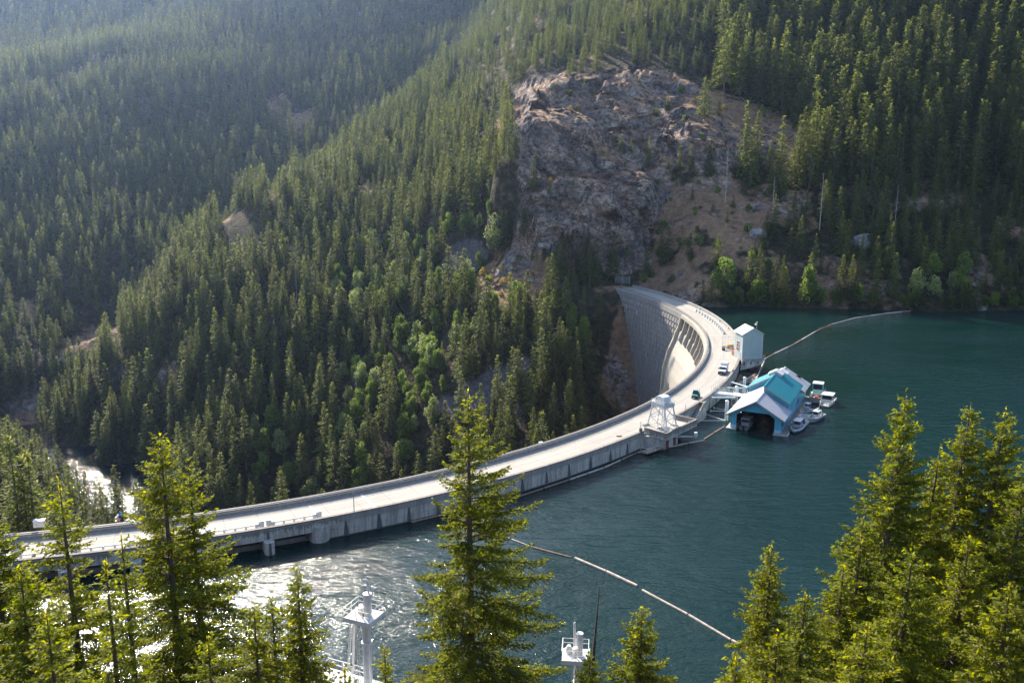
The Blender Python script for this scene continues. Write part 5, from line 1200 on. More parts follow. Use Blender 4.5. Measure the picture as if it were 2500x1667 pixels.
# row of small crest hoists on the right wing
proto = None
for k, t_ in enumerate(fr(-5.2, 7.4, 13)):
    if proto is None:
        proto = thing('crest_hoist', 'white winch unit in the row along the curved road beside the grey tower house', 'winch', (0, 0, 0), 0, 'row of white winches on the right part of the dam road')
        MB().rbox(-.55, .55, -.7, .7, .25, .55, .06).box(-.45, .45, -.6, -.4, 0, .25).box(-.45, .45, .4, .6, 0, .25).build('frame', 'white', proto)
        MB().tube((-.4, 0, .85), (.4, 0, .85), .42, 12).build('drum', 'white', proto, smooth=False)
        MB().rbox(-.3, .3, .55, 1.15, .2, .9, .08).build('motor', 'white', proto); MB().tube((0, -1.2, .7), (0, 1.9, .7), .1, 6).build('shaft', 'white', proto)
        c_ = proto
    else: c_ = copy_tree(proto)
    c_['label'] = 'white winch in the row beside the tower house, '+(['nearest', 'second nearest', 'third nearest', 'fourth nearest', 'fifth nearest', 'sixth nearest', 'middle one', 'sixth farthest', 'fifth farthest', 'fourth farthest', 'third farthest', 'second farthest', 'farthest'][k])
    c_.location = arc(200.7, t_, DZ+.005); c_.rotation_euler = (0, 0, math.radians(t_)); c_.scale = (.85, .85, .85)
for k, t_ in enumerate((8.6, 1.3, -2.9)):
    p = arc(203.4, t_, DZ); o = MB().rbox(-.12, .12, -.3, .3, .2, .95, .04).build('sign_plate', 'white', None, loc=p, rz=math.radians(t_)); tag(o, ['white plate on the inner parapet beyond the row of winches', 'white plate on the inner parapet beside the middle of the winch row', 'white plate on the inner parapet near the tower house'][k], 'plate', 'white plates on the parapet')
# guard frames, barriers and ladder rack in front of the tower house
for k, (u, v, lab) in enumerate(((1764, 828, 'dark guard rail frame on the road at the end of the winch row'), (1763, 843, 'dark guard rail frame on the road above the orange barriers'))):
    p = W(u, v, DZ); q = W(u+28, v+1, DZ); t = thing('guard_frame', lab, 'railing', (0, 0, 0), 0, 'guard frames beside the tower house')
    mb = MB(); rail(mb, [p, q], h=1.2, zs=(.35, .8, 1.2), r=.035, step=1.3); mb.build('rail', 'trim', t)
t = thing('barrier_rack', 'stack of white and orange barriers with dark frames beside the tower house', 'barriers', W(1764, 855, DZ)); 
mb = MB(); mb.box(-.3, .9, .0, .4, .5, 1.5); mb.build('panel', 'log', t); mb = MB()
for k in range(9): mb.box(1.1+.26*k, 1.18+.26*k, -.2, -.1, .1, 1.05)
mb.box(1.0, 3.4, -.25, -.2, 1.05, 1.15); mb.build('rack', 'trim', t); MB().rbox(-.2, .8, -.4, .2, .02, .5, .08).build('base', 'black', t)
t = thing('yellow_machine', 'low yellow and dark machine parked against the grey tower house', 'machine', W(1783, 850, DZ), .2)
MB().rbox(-1.2, .9, -.4, .6, .9, 1.3, .1).build('cover', 'yellow', t); MB().rbox(-1.4, 1.0, -.45, .5, .3, .9, .06).build('chassis', 'trim', t)
for x in (-.9, .6): MB().tube((x, -.5, .3), (x, -.3, .3), .3, 10).build('wheel', 'black', t)
t = thing('orange_barrier', 'leaning stack of orange and white slatted barriers at the tower house corner', 'barrier', W(1789, 866, DZ), .3)
for k in range(6): MB().obox((-.5, -.12-.05*k, .1+.36*k), (1.1, 0, 0), (0, -.1, .22), (0, .05, .02)).build('slat', 'orange' if k != 3 else 'white', t)
MB().box(-.42, -.34, -.4, .1, 0, 2.2).box(.42, .5, -.4, .1, 0, 2.2).build('frame', 'orange', t)

# ------------------------------------------------------------------ two white pipe towers at the near shore
def pipetower(name, lab, u, vplat, zc, rpipe, plat, rz, topv, hook):
    k = (vplat-833.5)/FPX; z = HC-zc*(math.sin(PITCH)+k*math.cos(PITCH)); y = zc*(math.cos(PITCH)-k*math.sin(PITCH)); x = (u-1250)/FPX*zc
    t = thing(name, lab, 'pipe tower', (x, y, z), rz, 'white pipe towers at the near shore')
    base = -z-2.5+4
    mb = MB(); mb.tube((0, 0, -z+2), (0, 0, -.1), rpipe, 18); mb.build('pipe', 'whitesteel', t, smooth=False)
    for zz in (-3.1, -8.3): MB().tube((0, 0, zz-.12), (0, 0, zz+.12), rpipe*1.28, 20).build('flange', 'white', t)
    ox = rpipe*.55
    mb = MB(); mb.tube((ox, 0, -.1), (ox, 0, 2.35), rpipe*.92, 16); mb.tube((ox, 0, 2.3), (ox, 0, 2.42), rpipe*1.0, 16); mb.build('upper_pipe', 'white', t)
    mb = MB(); 
    if hook: mb.path([(ox+.1, .1, 2.42), (ox+.1, .1, 3.4), (ox-.05, .1, 3.75), (ox-.3, .1, 3.85), (ox-.5, .1, 3.65)], .12, 8)
    else: mb.path([(-.35, .5, 0), (-.35, .5, 3.2)], .12, 8); mb.tube((-.35, .5, 3.2), (-.35, .5, 3.32), .13, 8, r1=.06)
    mb.build('vent_pipe', 'white', t)
    a, b_ = plat; mb = MB(); mb.box(-a, a*.75, -b_, b_, -.28, -.1); mb.box(-a, a*.75, -b_-.05, -b_, -.42, .05); mb.box(a*.75, a*.75+.05, -b_, b_, -.42, .05); mb.build('platform', 'white', t)
    mb = MB(); P_ = [(-a+.05, -b_+.05, 0), (a*.7, -b_+.05, 0), (a*.7, b_-.05, 0), (-a+.05, b_-.05, 0), (-a+.05, -b_+.05, 0)]
    rail(mb, [Vector(p) for p in P_], h=1.05, zs=(.55, 1.05), r=.035, step=1.1); mb.build('railing', 'white', t)
    mb = MB(); 
    for s_ in (-.2, .2): mb.tube((-rpipe-.15+s_*.0, -rpipe-.25+s_, -z+3), (-rpipe-.15, -rpipe-.25+s_, .9), .04, 5)
    for q in range(int((z-3)/.35)): mb.tube((-rpipe-.15, -rpipe-.45, -q*.35), (-rpipe-.15, -rpipe-.05, -q*.35), .025, 4)
    mb.build('ladder', 'white', t)
    mb = MB(); mb.lathe((-.9, .5, -.1), [(.35, 0), (.4, .5), (.2, .8)], 8); mb.tube((-.2, -.4, -.1), (-.2, -.4, .9), .1, 6); mb.lathe((-.2, -.4, .9), [(.25, 0), (.3, .06), (.1, .14)], 10); mb.build('valve', 'white', t)
    return t, (x, y, z)
t, q = pipetower('pipe_tower', 'white pipe tower with a hooked vent and railed platform left of the central conifer', 893, 1500, 92, .46, (1.8, 1.4), math.radians(-24), 0, True)
mb = MB(); mb.bar((-1.5, .2, -.3), (-2.9, 1.4, -8.2), .2, .3); mb.build('diagonal_brace', 'white', t)
for s_ in (-.25, .25): pass
mb = MB(); mb.tube((-2.0, .2, -.2), (-3.6, 1.5, -8), .05, 5); mb.tube((-2.0, .55, -.2), (-3.6, 1.85, -8), .05, 5)
for k in range(22): s_ = k/22; mb.tube((-2.0-1.6*s_, .2+1.3*s_, -.2-7.8*s_), (-2.0-1.6*s_, .55+1.3*s_, -.2-7.8*s_), .03, 4)
mb.build('inclined_ladder', 'white', t)
t2, q2 = pipetower('pipe_tower', 'white pipe tower with a straight vent pipe right of the central conifer', 1410, 1597, 92, .36, (1.6, 1.3), math.radians(-6), 0, False)
x, y, z = q
dk = thing('intake_deck', 'white painted steel deck with rails at the foot of the hooked pipe tower', 'platform', (x, y, z-8.4), math.radians(-24))
mb = MB(); mb.box(-6, 5.5, -3.5, 1.6, -.6, 0); mb.build('slab', 'white', dk)
mb = MB(); rail(mb, [Vector((-5.9, -1, 0)), Vector((-5.9, 1.5, 0)), Vector((-1.0, 1.5, 0))], h=1.2, zs=(.6, 1.2), r=.05, step=1.6); mb.build('railing', 'white', dk)
mb = MB(); mb.obox((2.0, -1.5, 0), (2.6, 1.2, 1.0), (0, .8, 0), (0, 0, .5)); mb.box(4.2, 4.5, .2, .5, 0, 1.5); mb.box(4.7, 5.0, .2, .5, 0, 1.5); mb.build('hatch', 'white', dk)
mb = MB()
for px in (-5, 0, 5): mb.tube((px, 0, -.6), (px, 0, -18), .3, 8)
mb.build('support', 'white', dk)

# ------------------------------------------------------------------ trees
def cards_mesh(name, C, A, B, rnd, mat, extra=None):
    """diamond-shaped leaf sprays: centre C, half axis A, half width B"""
    n = len(C); V = np.stack([C-A, C+B, C+A, C-B], 1).reshape(-1, 3)
    me = bpy.data.meshes.new(name); nf = n; tv = None
    me.vertices.add(4*n); me.vertices.foreach_set('co', V.astype(np.float32).ravel())
    me.loops.add(4*n); me.loops.foreach_set('vertex_index', np.arange(4*n, dtype=np.int32))
    me.polygons.add(n); me.polygons.foreach_set('loop_start', np.arange(0, 4*n, 4, dtype=np.int32)); me.polygons.foreach_set('loop_total', np.full(n, 4, np.int32))
    me.update(); a = me.attributes.new('rnd', 'FLOAT', 'FACE'); a.data.foreach_set('value', rnd.astype(np.float32))
    me.materials.append(M[mat] if isinstance(mat, str) else mat); return me
def nrm(v): return v/np.maximum(np.linalg.norm(v, axis=-1, keepdims=True), 1e-6)
def conifer(seed, H, R, zlow=0.1, whorl=0.75, nb=6, twig=0.55, card=(0.5, 0.2), prof=0.8, wind=(0, 0), droop=0.35, step=None, detail=1.0, gap=0.0, asym=None, tipup=0.25, jag=False):
    rg = np.random.default_rng(seed); Cs, As, Bs, Rs = [], [], [], []; mb = MB()
    lean = np.array([wind[0], wind[1], 0])*0.02
    def axis(z): return np.array([lean[0]*z*z/H*1.0, lean[1]*z*z/H, z])
    nseg = 10; rt = 0.016*H
    for k in range(nseg):
        a, b_ = H*k/nseg, H*(k+1)/nseg; mb.tube(axis(a), axis(b_), rt*(1-k/nseg)+.02, 7, 0, rt*(1-(k+1)/nseg)+.015, cap=False)
    z = H*zlow
    while z < H*0.985:
        t = (H-z)/H; n = max(3, int(round(nb*(0.55+0.45*min(1, t*3)))))
        a0 = rg.random()*6.28
        for i in range(n):
            if rg.random() < gap: continue
            az = a0+6.283*i/n+rg.normal()*0.25; L = R*(t/(1-zlow))**prof*(rg.uniform(.5, 1.2) if jag else rg.uniform(.72, 1.14))+0.12
            if asym is not None: L *= 1+asym[1]*math.cos(az-asym[0])
            zz = z+rg.normal()*whorl*0.3; d = np.array([math.cos(az), math.sin(az), 0.0])+np.array([wind[0], wind[1], 0])*0.35
            d /= np.linalg.norm(d); perp = np.array([-d[1], d[0], 0]); up0 = 0.55-0.75*min(1, t*1.6)
            def P(s): 
                s = np.asarray(s)[..., None]
                return axis(zz)+d*L*s+np.array([0, 0, 1])*L*(up0*s-droop*s*s*(0.5+t)+tipup*s**4)+perp*L*0.10*np.sin(s*3+az)
            if L > 0.6: 
                q = P([0, .35, .7, 1.0]); rr = 0.012*L+0.012
                for j in range(3): mb.tube(q[j], q[j+1], rr*(1-j*.3), 3, 0, rr*(1-(j+1)*.3), cap=False)
            # side twigs
            st = twig*(0.45+0.3*rg.random()); ns = max(3, int(L*0.92/st*2*detail)); s = np.linspace(0.12 if L < 1.5 else 0.2, 1.0, ns)+rg.normal(size=ns)*0.01
            p0 = P(s); sd = np.where(np.arange(ns) % 2 == 0, 1.0, -1.0)
            tl = (0.30*L*(1.05-s)**0.8+0.32*twig)*(0.7+0.6*rg.random(ns)); tl = np.minimum(tl, 2.4*twig+0.25*L)
            fw = 0.9+0.5*s; td = nrm(d*fw[:, None]+perp*sd[:, None]*1.1+np.array([0, 0, 1])*(rg.normal(size=(ns, 1))*0.22-0.12))
            stp = step or card[0]*0.62; mm = np.maximum(1, np.ceil(tl/stp).astype(int)); idx = np.repeat(np.arange(ns), mm)
            kk = np.concatenate([np.arange(m_) for m_ in mm]); f = (kk+0.5)/mm[idx]
            c_ = p0[idx]+td[idx]*(tl[idx]*f)[:, None]; c_[:, 2] -= 0.22*(tl[idx]*f)**2+0.02; nn_ = len(c_)
            c_ += rg.normal(size=(nn_, 3))*card[0]*0.16
            a = nrm(td[idx]+rg.normal(size=(nn_, 3))*0.42)*(card[0]*0.5*(0.75+0.5*rg.random((nn_, 1))))
            b_ = nrm(np.cross(a, nrm(rg.normal(size=(nn_, 3))*0.6+np.array([0, 0, 1]))))*(card[1]*0.5*(0.7+0.6*rg.random((nn_, 1))))
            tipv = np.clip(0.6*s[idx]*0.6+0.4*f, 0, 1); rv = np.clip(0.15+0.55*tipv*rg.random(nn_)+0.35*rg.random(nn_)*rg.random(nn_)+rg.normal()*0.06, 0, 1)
            Cs.append(c_); As.append(a); Bs.append(b_); Rs.append(rv)
        z += whorl*(0.45+0.6*t)*(0.8+0.4*rg.random())
    # leader
    nl = 14; zz = np.linspace(H*0.93, H*1.01, nl); c_ = np.array([axis(q) for q in zz])+rg.normal(size=(nl, 3))*card[0]*.15
    Cs.append(c_); As.append(nrm(rg.normal(size=(nl, 3))*.6+np.array([0, 0, 1]))*card[0]*.45); Bs.append(nrm(rg.normal(size=(nl, 3)))*card[1]*.5); Rs.append(np.full(nl, .7))
    return np.concatenate(Cs), np.concatenate(As), np.concatenate(Bs), np.concatenate(Rs), mb
def broad(seed, H, R, lobes=26, n=2200, card=(0.6, 0.4), zc=0.6):
    rg = np.random.default_rng(seed); mb = MB(); Cs = []
    mb.tube((0, 0, -1), (0, 0, H*.45), .018*H+.03, 6, 0, .012*H+.02)
    L = []
    for i in range(lobes):
        a = rg.random()*6.28; rr = R*math.sqrt(rg.random())*.85; zz = H*(0.14+0.80*rg.random()); rr *= 1-abs(zz/H-.42)*1.25; p = np.array([rr*math.cos(a), rr*math.sin(a), zz]); L.append(p)
        mb.tube((0, 0, H*.3*(zz/H)), p, .007*H+.01, 4, 0, .004*H)
    per = n//lobes
    for p in L:
        v = nrm(rg.normal(size=(per, 3)))*(0.55+0.45*rg.random((per, 1))**.5)*R*.31*np.array([1, 1, 1.15])*(.6+.8*rg.random()); Cs.append(p+v)
    C = np.concatenate(Cs); nn_ = len(C); a = nrm(rg.normal(size=(nn_, 3)))*card[0]*.5*(.7+.6*rg.random((nn_, 1))); b_ = nrm(np.cross(a, rg.normal(size=(nn_, 3))))*card[1]*.5
    return C, a, b_, np.clip(rg.random(nn_)*.8+rg.normal(size=nn_)*.1, 0, 1), mb

def trunk_mesh(mb, name='trunk', mat='bark'):
    me = bpy.data.meshes.new(name); me.from_pydata([tuple(v) for v in mb.v], [], mb.f); me.materials.append(M[mat]); return me
def joined(name, crown, trunk):
    """one mesh with crown and trunk, for the mass of far trees"""
    bm = bmesh.new(); bm.from_mesh(crown); n0 = len(bm.faces); bm.from_mesh(trunk); bm.faces.ensure_lookup_table()
    for f in bm.faces[n0:]: f.material_index = 1
    me = bpy.data.meshes.new(name); bm.to_mesh(me); bm.free(); me.materials.append(crown.materials[0]); me.materials.append(trunk.materials[0]); return me
# mid-distance kinds (height 25 m)
KINDS = []
specs = [(11, 5.4, .95, .10), (12, 4.7, .9, .06), (13, 5.4, .9, .12), (14, 3.7, .95, .15), (15, 5.7, 1.05, .10), (16, 5.0, .8, .2), (17, 6.0, 1.0, .08)]
for sd_, R_, pf_, zl in specs:
    C, A, B, r, mb = conifer(sd_, 25, R_, zl, whorl=1.3, nb=6, twig=1.0, card=(1.25, .45), prof=pf_, droop=.45, detail=.75, gap=.08)
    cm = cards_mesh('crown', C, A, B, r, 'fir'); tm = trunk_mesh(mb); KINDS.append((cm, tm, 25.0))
BRK = []
for sd_, mt_ in ((31, 'leafy'), (32, 'palegreen'), (33, 'leafy')):
    C, A, B, r, mb = broad(sd_, 12, 4.6, 30, 2700, (.66, .38)); BRK.append((cards_mesh('crown', C, A, B, r, mt_), trunk_mesh(mb), 12.0))
SHK = []
for sd_, mt_ in ((41, 'shrub'), (42, 'rustleaf'), (43, 'leafy')):
    C, A, B, r, mb = broad(sd_, 3, 2.0, 9, 700, (.42, .28)); SHK.append((cards_mesh('foliage', C, A, B, r, mt_), trunk_mesh(mb, 'stem'), 3.0))
# dead snags
SNG = []
for sd_ in (51, 52):
    rg = random.Random(sd_); mb = MB(); mb.tube((0, 0, -1), (.3, 0, 24), .28, 6, 0, .04)
    for k in range(60):
        z = 5+18.5*rg.random(); a = rg.random()*6.28; l = (1-z/26)*3.0*rg.random()+.3; mb.tube((.3*z/24, 0, z), (math.cos(a)*l, math.sin(a)*l, z-.25*l+rg.random()*.4), .05, 3, 0, .015)
    SNG.append(trunk_mesh(mb, 'trunk', 'deadwood'))

# ---- where the forest stands
rg = np.random.default_rng(77)
def bare_mask(x, y, z):
    u, v = NPX(x, y, z); m_ = np.zeros(x.shape, bool)
    ju = fbm(x/9, y/9, x*0, 3, 40)*22; jv = fbm(x/9, y/9, x*0+7, 3, 44)*18
    for poly, k in BARE: m_ |= in_poly(u+ju, v+jv, poly)
    return m_
def grid_pts(x0, x1, y0, y1, s):
    gx, gy = np.meshgrid(np.arange(x0, x1, s), np.arange(y0, y1, s)); gx = gx+rg.uniform(-.48, .48, gx.shape)*s; gy = gy+rg.uniform(-.48, .48, gy.shape)*s
    return gx.ravel(), gy.ravel()
PT = []
def region(x0, x1, y0, y1, s):
    x, y = grid_pts(x0, x1, y0, y1, s); z = height(x, y); u, v = NPX(x, y, z); return x, y, z, u, v
def r_arc(x, y): return np.hypot(x-CX, y-CY), np.degrees(np.arctan2(y-CY, x-CX))
out = []
for (x0, x1, y0, y1, s, hm) in ((-420, 330, 135, 620, 7.0, 1.0), (-760, 480, 620, 1250, 7.4, 1.0)):
    x, y, z, u, v = region(x0, x1, y0, y1, s); rr, th = r_arc(x, y)
    ok = (u > -160) & (u < 2660) & (v > -260) & (v < 1500)
    lake = (rr > 190) & (th > -100) & (th < 24) & (z < 1.5); ok &= ~lake & ~((rr > 184) & (rr < 210) & (th > -100) & (th < 28.5))
    ok &= ~((z < 0.35) & (rr > 204) & (y < 430) & (x > 50)) & (z > -92.5) & ~bare_mask(x, y, z)
    ok &= ~((x > 40) & (x < 100) & (y > 380) & (y < 424) & (z < 9))
    # keep a sparser cover on the open slopes right of the cliff and down the far gorge wall
    den = np.ones_like(x)
    den = np.where((u > 1560) & (u < 2080) & (v > 430) & (v < 720), 0.5, den)
    den = np.where((u > 20) & (u < 640) & (v > 640) & (v < 900) & (y > 540), 0.45, den)
    den = np.where((u > 560) & (u < 760) & (v > 520) & (v < 640), .5, den)
    den = np.where((u > 1430) & (v > 740) & (y < 420), .5, den)
    den = np.where((u > 1180) & (u < 1780) & (z > 90) & (y < 575), .6, den)
    ok &= rg.random(x.shape) < den
    out.append(np.stack([x, y, z, u, v], 1)[ok])
P_ = np.concatenate(out)
x, y, z, u, v = P_.T; n = len(x)
hgt = 17+9*rg.random(n)
hgt = np.where((x < 0) & (y > 540), 17+8*rg.random(n), hgt)
hgt = np.where((u > 1750) & (z > 45), 26+12*rg.random(n), hgt)
hgt = np.where((u > 1100) & (u < 1750) & (z > 95), 10+7*rg.random(n), hgt)
hgt = np.where((u > 1550) & (z < 45) & (z > 0), 11+9*rg.random(n), hgt)
hgt = np.where((u > 550) & (u < 1450) & (v > 560) & (y < 520), 13+13*rg.random(n), hgt)
hgt = np.where((u < 300) & (y < 330), 19+7*rg.random(n), hgt)
hgt *= np.where(rg.random(n) < 0.12, .55, 1.0)
hgt *= np.where(rg.random(n) < 0.06, 1.2, 1.0)
# standing room in front of the dam's downstream wall: only crowns peep over the parapet
rr, th = r_arc(x, y)
# which ones show: a coarse depth test against crowns in front is too costly; rank by size on the picture and by free sight over the parapet
zc = y*math.cos(PITCH)+(HC-z)*math.sin(PITCH); top_u, top_v = NPX(x, y, z+hgt)
def deck_v(uu_):   # image row of the downstream parapet top for the columns left of the dam's right end
    ts = np.radians(np.linspace(-95, 24.7, 300)); px_, py_ = CX+194*np.cos(ts), CY+194*np.sin(ts); a, b_ = NPX(px_, py_, np.full(300, 4.4))
    o = np.full(uu_.shape, 99999.0)
    for i in range(299):
        lo, hi = min(a[i], a[i+1]), max(a[i], a[i+1]); m_ = (uu_ >= lo) & (uu_ <= hi)
        o[m_] = np.minimum(o[m_], max(b_[i], b_[i+1]))
    return o
dv = deck_v(top_u); behind = rr < 196
seen = ~(behind & (top_v > dv+6))
x, y, z, u, v, hgt, zc, top_u, top_v = [q[seen] for q in (x, y, z, u, v, hgt, zc, top_u, top_v)]; n = len(x)
# broadleaf pockets in the middle slope and by the lake
bl = fbm(x/18, y/18, x*0+5, 3, 90); pocket = (((u > 820) & (u < 1300) & (v > 430) & (v < 1180) & (y < 520)) & (bl > 0.02)) | ((u > 550) & (u < 1450) & (y < 430) & (bl > .30)) | ((u > 1600) & (z < 12) & (z > 0) & (bl > .32))
size_px = hgt/zc*FPX
vis = (top_u > 0) & (top_u < 2500) & (top_v > -10) & (top_v < 1500)
con = ~pocket
rank = np.where(con & vis, size_px, -1); order = np.argsort(-rank)
IND = order[:272]; ind = set(IND.tolist())
CROWNV = [k[0] for k in KINDS]
def place_tree(kind, x, y, z, h, rz, name, label, cat, group, nm2=('trunk', 'crown'), widen=1.0):
    cm, tm, H0 = kind; t = thing(name, label, cat, (x, y, z-.4), rz, group); s = h/H0; t.scale = (s*widen, s*widen, s)
    for me_, nme in ((tm, nm2[0]), (cm, nm2[1])):
        o = bpy.data.objects.new(nme, me_); COL.objects.link(o); o.parent = t
    return t
def place_words(u, v, x, y, z):
    if u < 300 and y < 340: return 'on the near left bank', 'conifers on the near left bank below the dam'
    if u > 1550 and z < 22: return 'on the far lake shore', 'conifers along the far lake shore'
    if u > 1750 and z >= 22: return 'on the dark right slope', 'tall conifers on the dark right slope'
    if u > 1250 and z > 60: return 'above the grey cliff', 'conifers above the grey cliff'
    if u > 1250 and y > 395: return 'at the cliff foot', 'conifers at the foot of the cliff'
    if y > 560 and x < -70: return 'on the hazy far mountainside', 'conifers on the hazy far mountainside'
    if u > 1000 and v > 900: return 'just behind the dam parapet', 'conifers behind the dam parapet'
    if v > 900: return 'low in the gorge', 'conifers low in the gorge'
    return 'on the middle slope', 'conifers on the middle slope'
ORD = ['leftmost', 'second', 'third', 'fourth', 'fifth', 'sixth', 'seventh', 'eighth', 'ninth', 'tenth', 'eleventh', 'twelfth', 'thirteenth', 'fourteenth', 'fifteenth', 'sixteenth', 'seventeenth', 'eighteenth', 'nineteenth', 'twentieth']
BANDS = ['far left', 'left', 'centre left', 'centre', 'centre right', 'right', 'far right']
def bandof(q): return BANDS[min(6, max(0, int(q/2500*7)))]
pend = []
for i in IND:
    wd, gp = place_words(u[i], v[i], x[i], y[i], z[i]); k = int(rg.integers(len(KINDS)))
    sz = 'tall' if size_px[i] > 140 else ('mid-sized' if size_px[i] > 115 else 'smaller'); wdn = float(rg.uniform(.85, 1.2))
    shp = {3: 'slender', 1: 'slim', 6: 'wide', 2: 'broad', 0: 'even', 4: 'full', 5: 'open'}[k]
    pend.append((i, k, wdn, '%s %s conifer' % (sz, shp), wd, bandof(top_u[i]), gp))
def finish(pend, mk):
    grp = {}
    for q in pend: grp.setdefault((q[3], q[4], q[5]), []).append(q)
    for key, L in grp.items():
        L.sort(key=lambda q: top_u[q[0]])
        for j, q in enumerate(L):
            lab = '%s %s, %s' % key
            if len(L) > 1: lab += ', leftmost such' if j == 0 else (', rightmost such' if j == len(L)-1 and j < 12 else ', %s from left' % ORD[min(j, 19)])
            mk(q, lab)
finish(pend, lambda q, lab: place_tree(KINDS[q[1]], float(x[q[0]]), float(y[q[0]]), float(z[q[0]]), float(hgt[q[0]]), float(rg.random()*6.28), 'conifer', lab, 'conifer', q[6], widen=q[2]))
# broadleaf individuals
bi = np.where(pocket & vis)[0]; bi = bi[np.argsort(-size_px[bi])]
bi_keep = bi[:150]; pend = []
for i in bi_keep:
    k = int(rg.integers(len(BRK))); h = float(7+6*rg.random()); s = ['green', 'pale', 'leafy'][k]; hs = 'tall' if h > 11 else ('mid-sized' if h > 9 else 'small')
    wd = 'on the far lake shore' if u[i] > 1550 else ('behind the dam parapet' if v[i] > 950 else 'on the middle slope')
    pend.append((i, k, h, '%s %s broadleaf tree' % (hs, s), wd, bandof(top_u[i]), 'broadleaf trees '+wd))
finish(pend, lambda q, lab: place_tree(BRK[q[1]], float(x[q[0]]), float(y[q[0]]), float(z[q[0]]), q[2], float(rg.random()*6.28), 'broadleaf_tree', lab, 'tree', q[6], widen=float(rg.uniform(.7, 1.15))))
# everything else: one object of instanced conifers
rest = np.array([i for i in range(n) if i not in ind and not (pocket[i] and i in set())])
bset = set(bi_keep.tolist()); rest = np.array([i for i in rest if i not in bset])
lib = bpy.data.collections.new('forest_kinds')
for k, (cm, tm, H0) in enumerate(KINDS+BRK[:1]):
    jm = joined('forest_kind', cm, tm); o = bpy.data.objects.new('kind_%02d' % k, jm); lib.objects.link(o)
def forest(name, xs, ys, zs, sc, var, rot, wid):
    me = bpy.data.meshes.new(name); me.vertices.add(len(xs)); me.vertices.foreach_set('co', np.stack([xs, ys, zs-.4], 1).astype(np.float32).ravel())
    for nm, val, ty in (('sc', sc, 'FLOAT'), ('rot', rot, 'FLOAT'), ('wid', wid, 'FLOAT'), ('var', var, 'INT')):
        a = me.attributes.new(nm, ty, 'POINT'); a.data.foreach_set('value', np.asarray(val, np.int32 if ty == 'INT' else np.float32))
    o = bpy.data.objects.new(name, me); COL.objects.link(o)
    ng = bpy.data.node_groups.new('forest_nodes', 'GeometryNodeTree'); ng.interface.new_socket('Geometry', in_out='INPUT', socket_type='NodeSocketGeometry'); ng.interface.new_socket('Geometry', in_out='OUTPUT', socket_type='NodeSocketGeometry')
    N = ng.nodes; gi, go = N.new('NodeGroupInput'), N.new('NodeGroupOutput'); ip = N.new('GeometryNodeInstanceOnPoints'); ci = N.new('GeometryNodeCollectionInfo')
    ci.inputs['Collection'].default_value = lib; ci.inputs['Separate Children'].default_value = True; ci.inputs['Reset Children'].default_value = True
    def na(nm, ty):
        q = N.new('GeometryNodeInputNamedAttribute'); q.data_type = ty; q.inputs[0].default_value = nm; return [s for s in q.outputs if s.enabled and s.name == 'Attribute'][0]
    ip.inputs['Pick Instance'].default_value = True
    L = ng.links.new; L(gi.outputs[0], ip.inputs['Points']); L(ci.outputs[0], ip.inputs['Instance']); L(na('var', 'INT'), ip.inputs['Instance Index'])
    cr_ = N.new('ShaderNodeCombineXYZ'); L(na('rot', 'FLOAT'), cr_.inputs[2]); L(cr_.outputs[0], ip.inputs['Rotation'])
    cs = N.new('ShaderNodeCombineXYZ'); w_ = na('wid', 'FLOAT'); L(w_, cs.inputs[0]); L(w_, cs.inputs[1]); L(na('sc', 'FLOAT'), cs.inputs[2]); L(cs.outputs[0], ip.inputs['Scale'])
    L(ip.outputs[0], go.inputs[0]); md = o.modifiers.new('forest', 'NODES'); md.node_group = ng; return o
nr_ = len(rest); sc = hgt[rest]/25.0; var = rg.integers(0, len(KINDS), nr_); isb = pocket[rest] & (rg.random(nr_) < .8)
var = np.where(isb, len(KINDS), var); sc = np.where(isb, (7+5*rg.random(nr_))/12.0, sc)
wid = sc*rg.uniform(.8, 1.25, nr_)
fo = forest('conifer_forest', x[rest], y[rest], z[rest], sc, var, rg.random(nr_)*6.28, wid); tag(fo, 'dense conifer forest covering the mountain slopes', 'forest', None, 'stuff')
print('FOREST', nr_, 'individuals', len(IND), 'broad', len(bi_keep), 'smallest ind px', size_px[IND[-1]])

def ground(u, v, ylo=120, yhi=900):
    """first meeting of the line of sight with the hillside"""
    ys = np.arange(ylo, yhi, 1.5); d = W(u, v, 0)-Vector((0, 0, HC)); k = ys/d.y; zs = HC+d.z*k; xs = d.x*k; h = height(xs, ys)
    hit = np.where(h > zs)[0]; i = hit[0] if len(hit) else len(ys)-1
    return float(xs[i]), float(ys[i]), float(h[i])
# small conifers and shrubs on the cliff and open slopes, one by one
small = [(1302, 470, 17, 'light conifer at the left edge of the lower cliff'), (1340, 530, 12, 'small conifer on the left face of the cliff'), (1515, 380, 9, 'small conifer on the ledge in the middle of the cliff'), (1540, 385, 8, 'second small conifer on the cliff ledge, slightly right'),
         (1585, 400, 14, 'dark conifer growing in the cleft right of the cliff ledge'), (1630, 265, 8, 'lone small conifer near the cliff top'), (1755, 285, 12, 'lone dark conifer on the brown slope right of the cliff top'), (1630, 440, 9, 'small conifer under the cleft of the cliff'),
         (1740, 520, 7, 'small round conifer on the open brown slope, left of a pair'), (1790, 505, 6, 'small conifer on the open brown slope, right of a pair'), (1775, 545, 8, 'bushy conifer below the pair on the brown slope'), (1690, 500, 8, 'dark conifer at the left of the brown slope'),
         (1560, 215, 7, 'tiny conifer near the cliff crest'), (1395, 235, 5, 'low leaning conifer on the cliff dome'), (1450, 230, 4, 'small pine on the bright cliff top'), (1440, 420, 4, 'tiny shrub-like conifer on the lower cliff dome'), (1400, 460, 4, 'tiny conifer on the rock under the ledge'),
         (1118, 690, 15, 'lone conifer standing against the grey scree'), (1545, 700, 0, '')]
